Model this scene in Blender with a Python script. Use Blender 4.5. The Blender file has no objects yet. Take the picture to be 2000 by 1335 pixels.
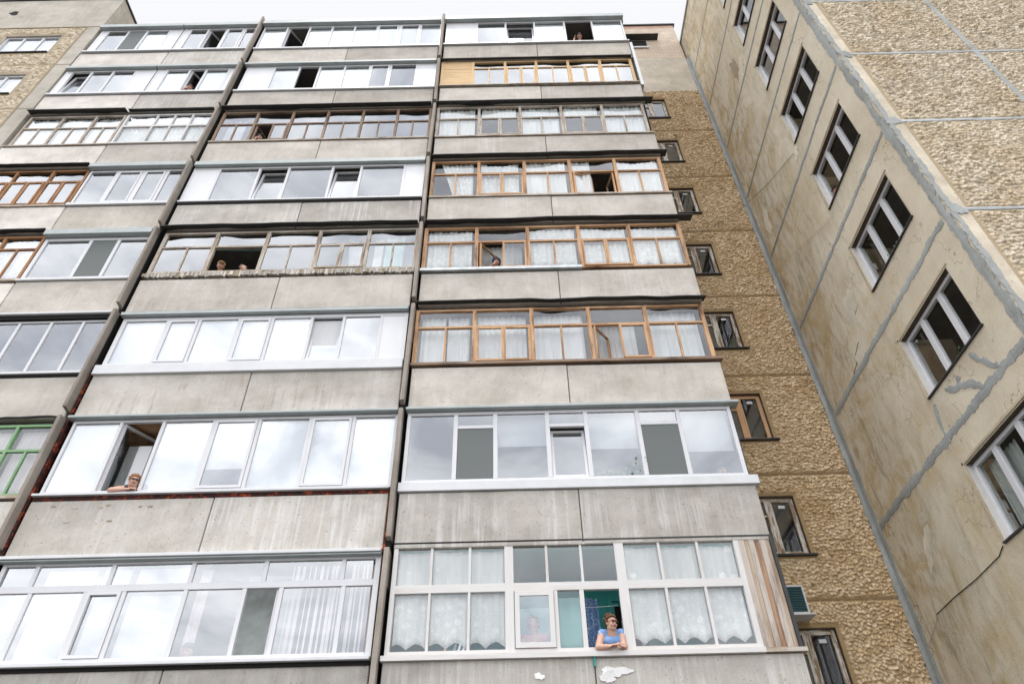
import bpy, bmesh, math, random
import numpy as np
from mathutils import Vector, Matrix
random.seed(7)
SC = bpy.context.scene
COL = SC.collection
R = math.radians

# ------------------------------------------------------------ camera
cam_d = bpy.data.cameras.new('camera'); cam = bpy.data.objects.new('camera', cam_d); COL.objects.link(cam); SC.camera = cam
F, PITCH, ROLL, YAW = 1355.17, 0.7304, -0.0258, 0.0047
fw = Vector((math.sin(YAW)*math.cos(PITCH), math.cos(YAW)*math.cos(PITCH), math.sin(PITCH)))
r0 = Vector((math.cos(YAW), -math.sin(YAW), 0)); u0 = r0.cross(fw)
rr = math.cos(ROLL)*r0 + math.sin(ROLL)*u0; uu = -math.sin(ROLL)*r0 + math.cos(ROLL)*u0
M = Matrix((rr, uu, -fw)).transposed().to_4x4(); M.translation = Vector((0.1625, -10.697, 0))
cam.matrix_world = M
cam_d.sensor_width = 36; cam_d.lens = F/2000*36; cam_d.clip_start = 0.05; cam_d.clip_end = 3000

# ------------------------------------------------------------ sky and sun
SUN_EL, SUN_AZ = R(77), R(205)      # azimuth measured from +Y clockwise: behind the camera, a little to its left
world = bpy.data.worlds.new('World'); SC.world = world; world.use_nodes = True
wt = world.node_tree; wt.nodes.clear()
def wn(t, **k):
    n = wt.nodes.new(t)
    for a, b in k.items():
        if a in n.inputs: n.inputs[a].default_value = b
        else: setattr(n, a, b)
    return n
wo = wn('ShaderNodeOutputWorld'); bg = wn('ShaderNodeBackground'); bg.inputs['Strength'].default_value = 0.1
sky = wn('ShaderNodeTexSky'); sky.sky_type = 'NISHITA'; sky.sun_disc = False; sky.sun_elevation = SUN_EL; sky.sun_rotation = SUN_AZ
tc = wn('ShaderNodeTexCoord')
mp = wn('ShaderNodeMapping'); mp.inputs['Scale'].default_value = (1.0, 1.0, 1.7)
nz = wn('ShaderNodeTexNoise'); nz.inputs['Scale'].default_value = 4.6; nz.inputs['Detail'].default_value = 6; nz.inputs['Roughness'].default_value = .55; nz.inputs['Distortion'].default_value = .5
rp = wn('ShaderNodeValToRGB'); rp.color_ramp.elements[0].position = .36; rp.color_ramp.elements[1].position = .66
CLOUD_DARK, CLOUD_LIGHT, FRONT = (11.2, 11.7, 12.8, 1), (24.5, 24.5, 24.8, 1), (7.9, 7.9, 8.02, 1)
rp.color_ramp.elements[0].color = (0, 0, 0, 1); rp.color_ramp.elements[1].color = (1, 1, 1, 1)
mc = wn('ShaderNodeMix'); mc.data_type = 'RGBA'; mc.inputs[6].default_value = CLOUD_DARK; mc.inputs[7].default_value = CLOUD_LIGHT
sp = wn('ShaderNodeSeparateXYZ'); mr = wn('ShaderNodeMapRange'); mr.interpolation_type = 'SMOOTHSTEP'
mr.inputs['From Min'].default_value = .31; mr.inputs['From Max'].default_value = -.1
mf = wn('ShaderNodeMix'); mf.data_type = 'RGBA'; mf.inputs[6].default_value = FRONT      # thinner, even cloud away from the sun; brighter clouds round it
mx = wn('ShaderNodeMix'); mx.data_type = 'RGBA'; mx.inputs[0].default_value = .93
L_ = wt.links.new
L_(tc.outputs['Generated'], mp.inputs['Vector']); L_(mp.outputs['Vector'], nz.inputs['Vector']); L_(nz.outputs['Fac'], rp.inputs['Fac'])
L_(rp.outputs['Color'], mc.inputs[0]); L_(tc.outputs['Generated'], sp.inputs[0]); L_(sp.outputs['Y'], mr.inputs['Value'])
L_(mr.outputs['Result'], mf.inputs[0]); L_(mc.outputs[2], mf.inputs[7]); L_(sky.outputs['Color'], mx.inputs[6]); L_(mf.outputs[2], mx.inputs[7])
L_(mx.outputs[2], bg.inputs['Color']); L_(bg.outputs[0], wo.inputs['Surface'])
sd = bpy.data.lights.new('sun', 'SUN'); sd.energy = 1.5; sd.angle = R(14); sd.color = (1, .95, .88)
sun = bpy.data.objects.new('sun', sd); COL.objects.link(sun)
sdir = Vector((math.sin(SUN_AZ)*math.cos(SUN_EL), math.cos(SUN_AZ)*math.cos(SUN_EL), math.sin(SUN_EL)))
sun.rotation_euler = sdir.to_track_quat('Z', 'Y').to_euler(); sun.location = sdir*60
SC.view_settings.view_transform = 'Standard'; SC.view_settings.look = 'None'; SC.view_settings.gamma = 1; SC.view_settings.exposure = 0.35
SC.cycles.max_bounces = 8; SC.cycles.transparent_max_bounces = 16

# ------------------------------------------------------------ material helpers
def mat(name):
    m = bpy.data.materials.new(name); m.use_nodes = True; nt = m.node_tree; nt.nodes.clear()
    return m, nt
def nd(nt, t, ins=None, **k):
    n = nt.nodes.new(t)
    for a, b in k.items(): setattr(n, a, b)
    for a, b in (ins or {}).items():
        if isinstance(b, bpy.types.NodeSocket): nt.links.new(b, n.inputs[a])
        else: n.inputs[a].default_value = b
    return n
def c4(c): return (c[0], c[1], c[2], 1)
def posn(nt, scale, off=True):
    g = nd(nt, 'ShaderNodeNewGeometry')
    mp = nd(nt, 'ShaderNodeMapping', {'Vector': g.outputs['Position']})
    mp.inputs['Scale'].default_value = scale
    if off:
        oi = nd(nt, 'ShaderNodeObjectInfo'); ml = nd(nt, 'ShaderNodeMath', {0: oi.outputs['Random'], 1: 37.0}, operation='MULTIPLY')
        cb = nd(nt, 'ShaderNodeCombineXYZ', {0: ml.outputs[0], 1: ml.outputs[0]}); nt.links.new(cb.outputs[0], mp.inputs['Location'])
    return mp.outputs['Vector']
def noise(nt, scale, s=1.0, det=4, rough=.6, off=True, dist=0):
    return nd(nt, 'ShaderNodeTexNoise', {'Vector': posn(nt, scale, off), 'Scale': s, 'Detail': det, 'Roughness': rough, 'Distortion': dist}).outputs['Fac']
def ramp(nt, fac, stops, interp='LINEAR'):
    n = nd(nt, 'ShaderNodeValToRGB', {'Fac': fac}); cr = n.color_ramp; cr.interpolation = interp
    while len(cr.elements) < len(stops): cr.elements.new(.5)
    for e, (p, c) in zip(cr.elements, stops):
        e.position = p; e.color = c4(c) if isinstance(c, tuple) else (c, c, c, 1)
    return n.outputs['Color']
def mixc(nt, fac, a, b, bt='MIX'):
    n = nd(nt, 'ShaderNodeMix', data_type='RGBA', blend_type=bt)
    for i, v in ((0, fac), (6, a), (7, b)):
        if isinstance(v, bpy.types.NodeSocket): nt.links.new(v, n.inputs[i])
        else: n.inputs[i].default_value = c4(v) if isinstance(v, tuple) else v
    return n.outputs[2]
def bump(nt, h, strength=.3, dist=.01):
    return nd(nt, 'ShaderNodeBump', {'Height': h, 'Strength': strength, 'Distance': dist}).outputs['Normal']
def finish(m, nt, col, rough=.85, normal=None, metallic=0.0, spec=.3):
    p = nd(nt, 'ShaderNodeBsdfPrincipled', {'Roughness': rough, 'Metallic': metallic, 'Specular IOR Level': spec})
    if isinstance(col, bpy.types.NodeSocket): nt.links.new(col, p.inputs['Base Color'])
    else: p.inputs['Base Color'].default_value = c4(col)
    if normal is not None: nt.links.new(normal, p.inputs['Normal'])
    o = nd(nt, 'ShaderNodeOutputMaterial', {'Surface': p.outputs[0]})
    return m
def plain(name, col, rough=.5, var=.12, scale=6, metallic=0, spec=.3):
    m, nt = mat(name)
    n = noise(nt, (scale, scale, scale), 1, 5)
    c = mixc(nt, 1.0, col, ramp(nt, n, [(.3, 1-var), (.7, 1.0)]), 'MULTIPLY')
    return finish(m, nt, c, rough, None, metallic, spec)

def concrete(name, col, streak=.5, light=(0.70, .68, .67), dark=(.2, .16, .115), drips=.5):
    m, nt = mat(name)
    big = noise(nt, (.9, .9, 1.4), 1, 5, .6)
    base = mixc(nt, ramp(nt, big, [(.34, 0.0), (.66, 1.0)]), tuple(x*y for x, y in zip(col, (.82, .81, .79))), tuple(x*1.12 for x in col))
    md_ = noise(nt, (3.5, 3.5, 2.2), 1, 7, .7, dist=.8); base = mixc(nt, 1.0, base, ramp(nt, md_, [(.36, .92), (.64, 1.05)]), 'MULTIPLY')
    oi = nd(nt, 'ShaderNodeObjectInfo').outputs['Random']
    base = mixc(nt, 1.0, base, ramp(nt, oi, [(0, .86), (1, 1.06)]), 'MULTIPLY')
    st = noise(nt, (9, 9, .35), 1, 6, .7, dist=.3)
    st2 = noise(nt, (1.2, 1.2, 1.2), 1, 3)
    k = nd(nt, 'ShaderNodeMath', {0: ramp(nt, st, [(.48, 0.0), (.62, 1.0)]), 1: ramp(nt, st2, [(.38, 0.0), (.56, 1.0)])}, operation='MULTIPLY').outputs[0]
    oi_ = nd(nt, 'ShaderNodeObjectInfo').outputs['Random']; vr = nd(nt, 'ShaderNodeMapRange', {'Value': nd(nt, 'ShaderNodeMath', {0: nd(nt, 'ShaderNodeMath', {0: oi_, 1: 7.3}, operation='MULTIPLY').outputs[0]}, operation='FRACT').outputs[0], 'To Min': .1, 'To Max': 1.0}).outputs[0]
    k = nd(nt, 'ShaderNodeMath', {0: k, 1: nd(nt, 'ShaderNodeMath', {0: vr, 1: streak}, operation='MULTIPLY').outputs[0]}, operation='MULTIPLY').outputs[0]
    base = mixc(nt, k, base, light)
    dr = noise(nt, (14, 14, .5), 1, 5, .65, dist=.2); dr2 = noise(nt, (1.7, 1.7, 2.5), 1, 3)
    k2 = nd(nt, 'ShaderNodeMath', {0: ramp(nt, dr, [(.5, 0.0), (.64, 1.0)]), 1: ramp(nt, dr2, [(.48, 0.0), (.62, 1.0)])}, operation='MULTIPLY').outputs[0]
    vr2 = nd(nt, 'ShaderNodeMath', {0: 1.15, 1: vr}, operation='SUBTRACT').outputs[0]
    k2 = nd(nt, 'ShaderNodeMath', {0: k2, 1: nd(nt, 'ShaderNodeMath', {0: vr2, 1: drips}, operation='MULTIPLY').outputs[0]}, operation='MULTIPLY').outputs[0]
    ru = noise(nt, (2.2, 2.2, .5), 1, 6, .7, dist=.5); base = mixc(nt, nd(nt, 'ShaderNodeMath', {0: ramp(nt, ru, [(.6, 0.0), (.7, .35)]), 1: vr2}, operation='MULTIPLY').outputs[0], base, (.36, .25, .15))
    base = mixc(nt, k2, base, dark)
    pit = noise(nt, (30, 30, 30), 1, 2, .5); base = mixc(nt, ramp(nt, pit, [(.67, 0.0), (.72, .7)]), base, dark)
    fine = noise(nt, (60, 60, 60), 1, 3); base = mixc(nt, 1.0, base, ramp(nt, fine, [(.3, .92), (.7, 1.04)]), 'MULTIPLY')
    h = mixc(nt, .3, fine, noise(nt, (4, 4, 4), 1, 5))
    return finish(m, nt, base, .9, bump(nt, h, .35, .01))
CON = concrete('weathered_concrete', (.525, .485, .435), streak=.3, drips=.22)
CON_GREY = concrete('grey_concrete', (.50, .46, .405), streak=.25, drips=.28)
CON_STREAK = concrete('streaked_concrete', (.50, .47, .425), streak=.75, drips=.4)
CON_CREAM = concrete('cream_painted_concrete', (.70, .65, .60), streak=.2, light=(.74, .71, .67), drips=.12)
CON_DARK = concrete('fin_concrete', (.33, .29, .25), streak=.3)
CON_BLOCK = concrete('beige_concrete', (.50, .46, .395), streak=.3, drips=.3)
PLASTER_ATTIC = concrete('attic_plaster', (.50, .45, .375), streak=.15, drips=.25)
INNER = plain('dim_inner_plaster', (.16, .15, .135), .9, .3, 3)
TEAL = plain('teal_wall_paint', (.05, .36, .33), .6, .2, 2)
MORTAR = None
def plaster_side():
    m, nt = mat('ochre_beige_plaster')
    a = noise(nt, (.55, .55, .4), 1, 6, .62, False, 1.2)
    b = noise(nt, (.9, .9, .8), 1, 7, .68, False, 1.5)
    c = mixc(nt, ramp(nt, a, [(.36, 0.0), (.62, 1.0)]), (.67, .60, .475), (.55, .475, .355))
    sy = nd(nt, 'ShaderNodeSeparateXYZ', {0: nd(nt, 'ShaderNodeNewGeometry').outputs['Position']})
    gr = nd(nt, 'ShaderNodeMapRange', {'Value': sy.outputs['Y'], 'From Min': -1.6, 'From Max': 2.2, 'To Min': .12, 'To Max': 1.0}).outputs[0]     # ochre and dark blotches strengthen towards the inner corner
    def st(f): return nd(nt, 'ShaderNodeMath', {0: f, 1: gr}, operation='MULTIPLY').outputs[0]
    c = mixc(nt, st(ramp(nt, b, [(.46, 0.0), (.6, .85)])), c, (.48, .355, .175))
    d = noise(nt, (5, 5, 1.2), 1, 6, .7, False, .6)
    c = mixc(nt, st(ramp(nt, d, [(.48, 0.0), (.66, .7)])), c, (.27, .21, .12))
    e = noise(nt, (3.2, 3.2, 3.2), 1, 8, .72, False, 2)
    c = mixc(nt, ramp(nt, e, [(.57, 0.0), (.62, .4)]), c, (.64, .60, .51))
    v = nd(nt, 'ShaderNodeTexVoronoi', {'Vector': posn(nt, (.8, .8, .55), False), 'Scale': 1.0}, feature='DISTANCE_TO_EDGE')
    w = nd(nt, 'ShaderNodeTexNoise', {'Vector': posn(nt, (2.5, 2.5, 2.5), False), 'Scale': 1.0, 'Detail': 6})
    addv = nd(nt, 'ShaderNodeVectorMath', {0: posn(nt, (.8, .8, .55), False), 1: w.outputs['Color']}, operation='ADD')
    nt.links.new(addv.outputs[0], v.inputs['Vector'])
    cr = ramp(nt, v.outputs['Distance'], [(0.0, 1.0), (.006, 0.0)])
    gate = ramp(nt, noise(nt, (.7, .7, .7), 1, 3, .5, False), [(.5, 0.0), (.56, 1.0)])
    kk = nd(nt, 'ShaderNodeMath', {0: cr, 1: gate}, operation='MULTIPLY').outputs[0]
    c = mixc(nt, kk, c, (.13, .1, .07))
    fine = noise(nt, (45, 45, 45), 1, 4)
    c = mixc(nt, 1.0, c, ramp(nt, fine, [(.3, .9), (.7, 1.05)]), 'MULTIPLY')
    h = mixc(nt, .45, fine, noise(nt, (3, 3, 3), 1, 6, .6, False, .5))
    return finish(m, nt, c, .92, bump(nt, h, .5, .02))
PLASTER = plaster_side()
MORTAR = concrete('blue_grey_mortar', (.36, .375, .365), streak=.2, light=(.5, .52, .52), dark=(.12, .11, .1), drips=.35)
MORTAR_TAN = concrete('tan_mortar', (.36, .29, .2), streak=.1, drips=.5)
PEEL = concrete('peeled_plaster', (.68, .62, .50), streak=.1, drips=.2)
WHITEFILL = concrete('white_filler', (.85, .84, .83), streak=.1, light=(.88, .88, .88), drips=0)
def stone_mat(name, k, a, b, c_):
    m, nt = mat(name)
    at = nd(nt, 'ShaderNodeAttribute', attribute_name='stone')
    s = nd(nt, 'ShaderNodeSeparateColor', {0: at.outputs['Color']})
    col = ramp(nt, s.outputs[0], [(0, a), (.45, b), (.85, c_), (1, (c_[0]*.92, c_[1]*.84, c_[2]*.72))])
    big = noise(nt, (.7, .7, .7), 1, 6, .65, False, .8)
    col = mixc(nt, ramp(nt, big, [(.5, 0.0), (.7, .5)]), col, (k[0]*1.1, k[1]*.95, k[2]*.7))
    col = mixc(nt, ramp(nt, s.outputs[1], [(0, 1.0), (1, 0.0)]), col, k)
    fine = noise(nt, (55, 55, 55), 1, 4, .6, False)
    col = mixc(nt, 1.0, col, ramp(nt, fine, [(.3, .82), (.7, 1.06)]), 'MULTIPLY')
    return finish(m, nt, col, .93, bump(nt, fine, .4, .006))
STONE_OCHRE = stone_mat('ochre_stone_cladding', (.37, .255, .13), (.47, .335, .195), (.59, .435, .265), (.72, .57, .39))
STONE_PALE = stone_mat('pale_stone_cladding', (.42, .33, .215), (.50, .41, .285), (.62, .53, .395), (.72, .63, .50))
def brick():
    m, nt = mat('pale_silicate_brick')
    g = nd(nt, 'ShaderNodeNewGeometry'); s = nd(nt, 'ShaderNodeSeparateXYZ', {0: g.outputs['Position']})
    cb = nd(nt, 'ShaderNodeCombineXYZ', {0: s.outputs['X'], 1: s.outputs['Z']})
    b = nd(nt, 'ShaderNodeTexBrick', {'Vector': cb.outputs[0], 'Scale': 1.0, 'Brick Width': .26, 'Row Height': .1, 'Mortar Size': .009, 'Mortar Smooth': .3,
        'Color1': (.62, .52, .42, 1), 'Color2': (.52, .42, .33, 1), 'Mortar': (.36, .29, .22, 1)})
    red = ramp(nt, s.outputs['Z'], [(0, 0.0), (1, 1.0)])
    ns = noise(nt, (3, 3, 3), 1, 5, .6, False)
    top = nd(nt, 'ShaderNodeMapRange', {'Value': s.outputs['Z'], 'From Min': 30.12, 'From Max': 30.2})
    c = mixc(nt, top.outputs[0], b.outputs['Color'], mixc(nt, .5, b.outputs['Color'], (.45, .22, .14)))
    c = mixc(nt, 1.0, c, ramp(nt, ns, [(.3, .85), (.7, 1.08)]), 'MULTIPLY')
    return finish(m, nt, c, .9, bump(nt, b.outputs['Fac'], -.6, .01))
BRICK = brick()

def pvc_mat(name, col, rough=.35):
    m, nt = mat(name)
    n = noise(nt, (3, 3, .8), 1, 5)
    c = mixc(nt, ramp(nt, n, [(.4, 0.0), (.75, .4)]), col, tuple(x*.8 for x in col))
    return finish(m, nt, c, rough, None, 0, .5)
PVC = pvc_mat('white_plastic', (.66, .66, .675))
PVC_PANEL = pvc_mat('white_sandwich_panel', (.70, .70, .71), .3)
PAINTED = None
FLASH = plain('grey_green_flashing', (.42, .46, .455), .45, .2, 3, 0, .5)
FLASH_WHITE = plain('white_sheet_flashing', (.65, .66, .67), .35, .12, 3, 0, .5)
GALV = plain('galvanised_steel', (.5, .53, .54), .45, .3, 8, .6)
TIN = plain('dark_roofing_tin', (.06, .06, .06), .6, .4, 5)
BLACK = plain('black_gap', (.012, .011, .01), .9)
DARKREV = plain('dark_wood_reveal', (.12, .09, .06), .8, .5, 14)
def wood(name, c1, c2, dark, amt=.5, vertical=True, paint=None):
    m, nt = mat(name)
    sc = (26, 26, 1.2) if vertical else (1.2, 26, 26)
    g = noise(nt, sc, 1, 6, .7, dist=.4)
    c = mixc(nt, ramp(nt, g, [(.3, 0.0), (.7, 1.0)]), c1, c2)
    lo = noise(nt, (5, 5, .7) if vertical else (.7, 5, 5), 1, 5, .7)
    c = mixc(nt, ramp(nt, lo, [(.5, 0.0), (.68, amt)]), c, dark)
    if paint:
        p = noise(nt, (16, 16, 2.2) if vertical else (2.2, 16, 16), 1, 7, .75)
        c = mixc(nt, ramp(nt, p, [(.47, 1.0), (.53, 0.0)]), c, paint)
    kn = noise(nt, (30, 30, 30), 1, 2); c = mixc(nt, ramp(nt, kn, [(.7, 0.0), (.75, .5)]), c, dark)
    return finish(m, nt, c, .75, bump(nt, g, .4, .004))
def woodpair(name, *a, **k): return [wood(name, *a, vertical=True, **k), wood(name, *a, vertical=False, **k)]
W_ORANGE = woodpair('orange_varnished_timber', (.68, .46, .28), (.44, .22, .10), (.09, .035, .018), .85)
W_RED = woodpair('dark_red_brown_timber', (.44, .25, .13), (.30, .13, .05), (.05, .02, .012), .8)
W_LIGHT = woodpair('light_pine_timber', (.72, .52, .30), (.60, .40, .20), (.32, .19, .09), .4)
W_GREY = woodpair('weathered_grey_timber', (.34, .24, .16), (.44, .37, .30), (.06, .035, .02), .8, paint=(.5, .46, .40))
W_BROWN = woodpair('worn_brown_timber', (.20, .105, .055), (.34, .27, .21), (.03, .02, .015), .9)
W_WHITE = woodpair('white_painted_timber', (.69, .675, .66), (.62, .60, .58), (.40, .33, .26), .3)
W_PEEL = woodpair('peeling_white_timber', (.34, .24, .15), (.26, .18, .11), (.07, .05, .03), .6, paint=(.62, .58, .52))
W_GREEN = woodpair('green_painted_timber', (.18, .34, .16), (.3, .45, .27), (.05, .1, .04), .4)
W_BOARD = [wood('raw_boards_weathered', (.55, .42, .31), (.40, .28, .2), (.22, .1, .05), .55), wood('raw_boards_weathered', (.55, .42, .31), (.40, .28, .2), (.22, .1, .05), .55, False)]
BOARDS = [wood('grey_board', (.42, .36, .31), (.58, .51, .45), (.16, .12, .09), .9), wood('red_brown_board', (.29, .15, .085), (.44, .30, .20), (.08, .04, .025), .9),
          wood('tan_board', (.52, .43, .34), (.37, .28, .2), (.16, .09, .05), .9), wood('bleached_board', (.60, .54, .49), (.40, .34, .29), (.2, .14, .1), .9)]
def rust():
    m, nt = mat('red_rust_lead')
    n = noise(nt, (9, 9, 9), 1, 5, .7)
    c = ramp(nt, n, [(.4, (.012, .01, .008)), (.55, (.08, .014, .008)), (.64, (.40, .07, .02)), (.72, (.03, .01, .008))])
    return finish(m, nt, c, .8)
RUST = rust()
def glass_mat(name, base, tint=(.95, .965, .96), gcol=(.95, .97, 1), wav=.03):
    m, nt = mat(name)
    fr = nd(nt, 'ShaderNodeFresnel', {'IOR': 1.5})
    n = noise(nt, (1.1, 1.1, .8), 1, 2); nb = bump(nt, n, wav, .05)
    nt.links.new(nb, fr.inputs['Normal'])
    ml = nd(nt, 'ShaderNodeMath', {0: fr.outputs[0], 1: 1.15, 2: base}, operation='MULTIPLY_ADD', use_clamp=True)
    gb = nd(nt, 'ShaderNodeNewGeometry'); iv = nd(nt, 'ShaderNodeMath', {0: 1.0, 1: gb.outputs['Backfacing']}, operation='SUBTRACT')
    ml = nd(nt, 'ShaderNodeMath', {0: ml.outputs[0], 1: iv.outputs[0]}, operation='MULTIPLY')
    t = nd(nt, 'ShaderNodeBsdfTransparent', {'Color': c4(tint)}); g = nd(nt, 'ShaderNodeBsdfGlossy', {'Color': c4(gcol), 'Roughness': .012, 'Normal': nb})
    mx = nd(nt, 'ShaderNodeMixShader', {0: ml.outputs[0], 1: t.outputs[0], 2: g.outputs[0]})
    nd(nt, 'ShaderNodeOutputMaterial', {'Surface': mx.outputs[0]})
    return m
GLASS = glass_mat('window_glass', .25)
GLASS_CLEAR = glass_mat('clear_window_glass', .07)
GLASS_MIRR = glass_mat('bright_coated_glass', .32)
def screen_mat():
    m, nt = mat('insect_screen_mesh')
    d = nd(nt, 'ShaderNodeBsdfPrincipled', {'Base Color': (.17, .185, .18, 1), 'Roughness': .7}); t = nd(nt, 'ShaderNodeBsdfTransparent')
    mx = nd(nt, 'ShaderNodeMixShader', {0: .75, 1: t.outputs[0], 2: d.outputs[0]})
    nd(nt, 'ShaderNodeOutputMaterial', {'Surface': mx.outputs[0]}); return m
SCREEN = screen_mat()
def cloth(name, col, alpha=1.0, pattern=None, pcol=None):
    m, nt = mat(name)
    n = noise(nt, (2.5, 2.5, .6), 1, 4)
    c = mixc(nt, 1.0, col, ramp(nt, n, [(.3, .86), (.7, 1.0)]), 'MULTIPLY')
    fac = None
    g = nd(nt, 'ShaderNodeNewGeometry'); s = nd(nt, 'ShaderNodeSeparateXYZ', {0: g.outputs['Position']})
    cb = nd(nt, 'ShaderNodeCombineXYZ', {0: s.outputs['X'], 1: s.outputs['Z']}).outputs[0]
    if pattern == 'flower':
        wv = nd(nt, 'ShaderNodeTexNoise', {'Vector': cb, 'Scale': 14, 'Detail': 3, 'Distortion': 1.8})
        v = nd(nt, 'ShaderNodeTexVoronoi', {'Vector': cb, 'Scale': 6.5}, feature='F1')
        k = nd(nt, 'ShaderNodeMath', {0: ramp(nt, v.outputs['Distance'], [(.25, 1.0), (.5, 0.0)]), 1: ramp(nt, wv.outputs['Fac'], [(.4, 0.15), (.52, 1.0)])}, operation='MULTIPLY').outputs[0]
        v2 = nd(nt, 'ShaderNodeTexVoronoi', {'Vector': cb, 'Scale': 26}, feature='DISTANCE_TO_EDGE')
        k3 = ramp(nt, v2.outputs['Distance'], [(.03, .45), (.12, 0.0)])
        k = nd(nt, 'ShaderNodeMath', {0: k, 1: k3}, operation='MAXIMUM').outputs[0]
        fac = nd(nt, 'ShaderNodeMapRange', {'Value': k, 'To Min': alpha, 'To Max': .96}).outputs[0]
    elif pattern == 'sprig':
        wv = nd(nt, 'ShaderNodeTexNoise', {'Vector': cb, 'Scale': 30, 'Detail': 3, 'Distortion': 2})
        v = nd(nt, 'ShaderNodeTexVoronoi', {'Vector': cb, 'Scale': 3.6, 'Randomness': .6}, feature='F1')
        k = nd(nt, 'ShaderNodeMath', {0: ramp(nt, v.outputs['Distance'], [(.16, 1.0), (.24, 0.0)]), 1: ramp(nt, wv.outputs['Fac'], [(.42, 0.0), (.5, 1.0)])}, operation='MULTIPLY').outputs[0]
        fac = nd(nt, 'ShaderNodeMapRange', {'Value': k, 'To Min': alpha, 'To Max': .97}).outputs[0]
    elif pattern == 'grid':
        b = nd(nt, 'ShaderNodeTexBrick', {'Vector': cb, 'Scale': 1, 'Brick Width': .035, 'Row Height': .035, 'Mortar Size': .005, 'Color1': (0, 0, 0, 1), 'Color2': (0, 0, 0, 1), 'Mortar': (1, 1, 1, 1)}, offset=0)
        fac = nd(nt, 'ShaderNodeMapRange', {'Value': b.outputs['Fac'], 'To Min': alpha, 'To Max': .95}).outputs[0]
    elif pattern == 'print':
        wv = nd(nt, 'ShaderNodeTexNoise', {'Vector': cb, 'Scale': 22, 'Detail': 4, 'Distortion': 2.5})
        c = mixc(nt, ramp(nt, wv.outputs['Fac'], [(.5, 0.0), (.58, .75)]), c, pcol)
    d = nd(nt, 'ShaderNodeBsdfDiffuse', {'Color': c}); tl = nd(nt, 'ShaderNodeBsdfTranslucent', {'Color': c})
    a = nd(nt, 'ShaderNodeMixShader', {0: .15, 1: d.outputs[0], 2: tl.outputs[0]})
    out = a.outputs[0]
    if alpha < 1:
        t = nd(nt, 'ShaderNodeBsdfTransparent')
        mx = nd(nt, 'ShaderNodeMixShader', {0: alpha, 1: t.outputs[0], 2: a.outputs[0]})
        if fac is not None: nt.links.new(fac, mx.inputs[0])
        out = mx.outputs[0]
    nd(nt, 'ShaderNodeOutputMaterial', {'Surface': out}); return m
SHEER = cloth('sheer_white_fabric', (.95, .935, .925), .86)
LACE = cloth('white_lace', (.96, .945, .935), .7, 'flower')
SPRIG = cloth('sprigged_sheer', (.94, .925, .915), .6, 'sprig')
GRIDNET = cloth('checked_net_fabric', (.92, .91, .92), .8, 'grid')
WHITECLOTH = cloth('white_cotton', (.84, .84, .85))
BLINDC = cloth('pale_blind_fabric', (.75, .755, .76))
BLIND_GREY = cloth('grey_blind_fabric', (.55, .57, .58))
TEALCLOTH = cloth('pale_turquoise_cloth', (.45, .74, .72))
BLUEPRINT = cloth('blue_printed_fabric', (.10, .20, .40), 1.0, 'print', (.45, .52, .6))
PINKSTRIP = cloth('pink_white_strip', (.80, .70, .68))
SKIN = plain('skin', (.56, .335, .25), .55, .12, 20, 0, .4)
SKIN_D = plain('skin_tanned', (.44, .235, .165), .55, .12, 20, 0, .4)
def flat(name, col, rough=.7): return plain(name, col, rough, .25, 30)
LIP = flat('lips', (.38, .12, .1)); EYE = flat('eye_dark', (.03, .02, .02), .3); LENS = flat('dark_lens', (.02, .015, .015), .15)

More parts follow.
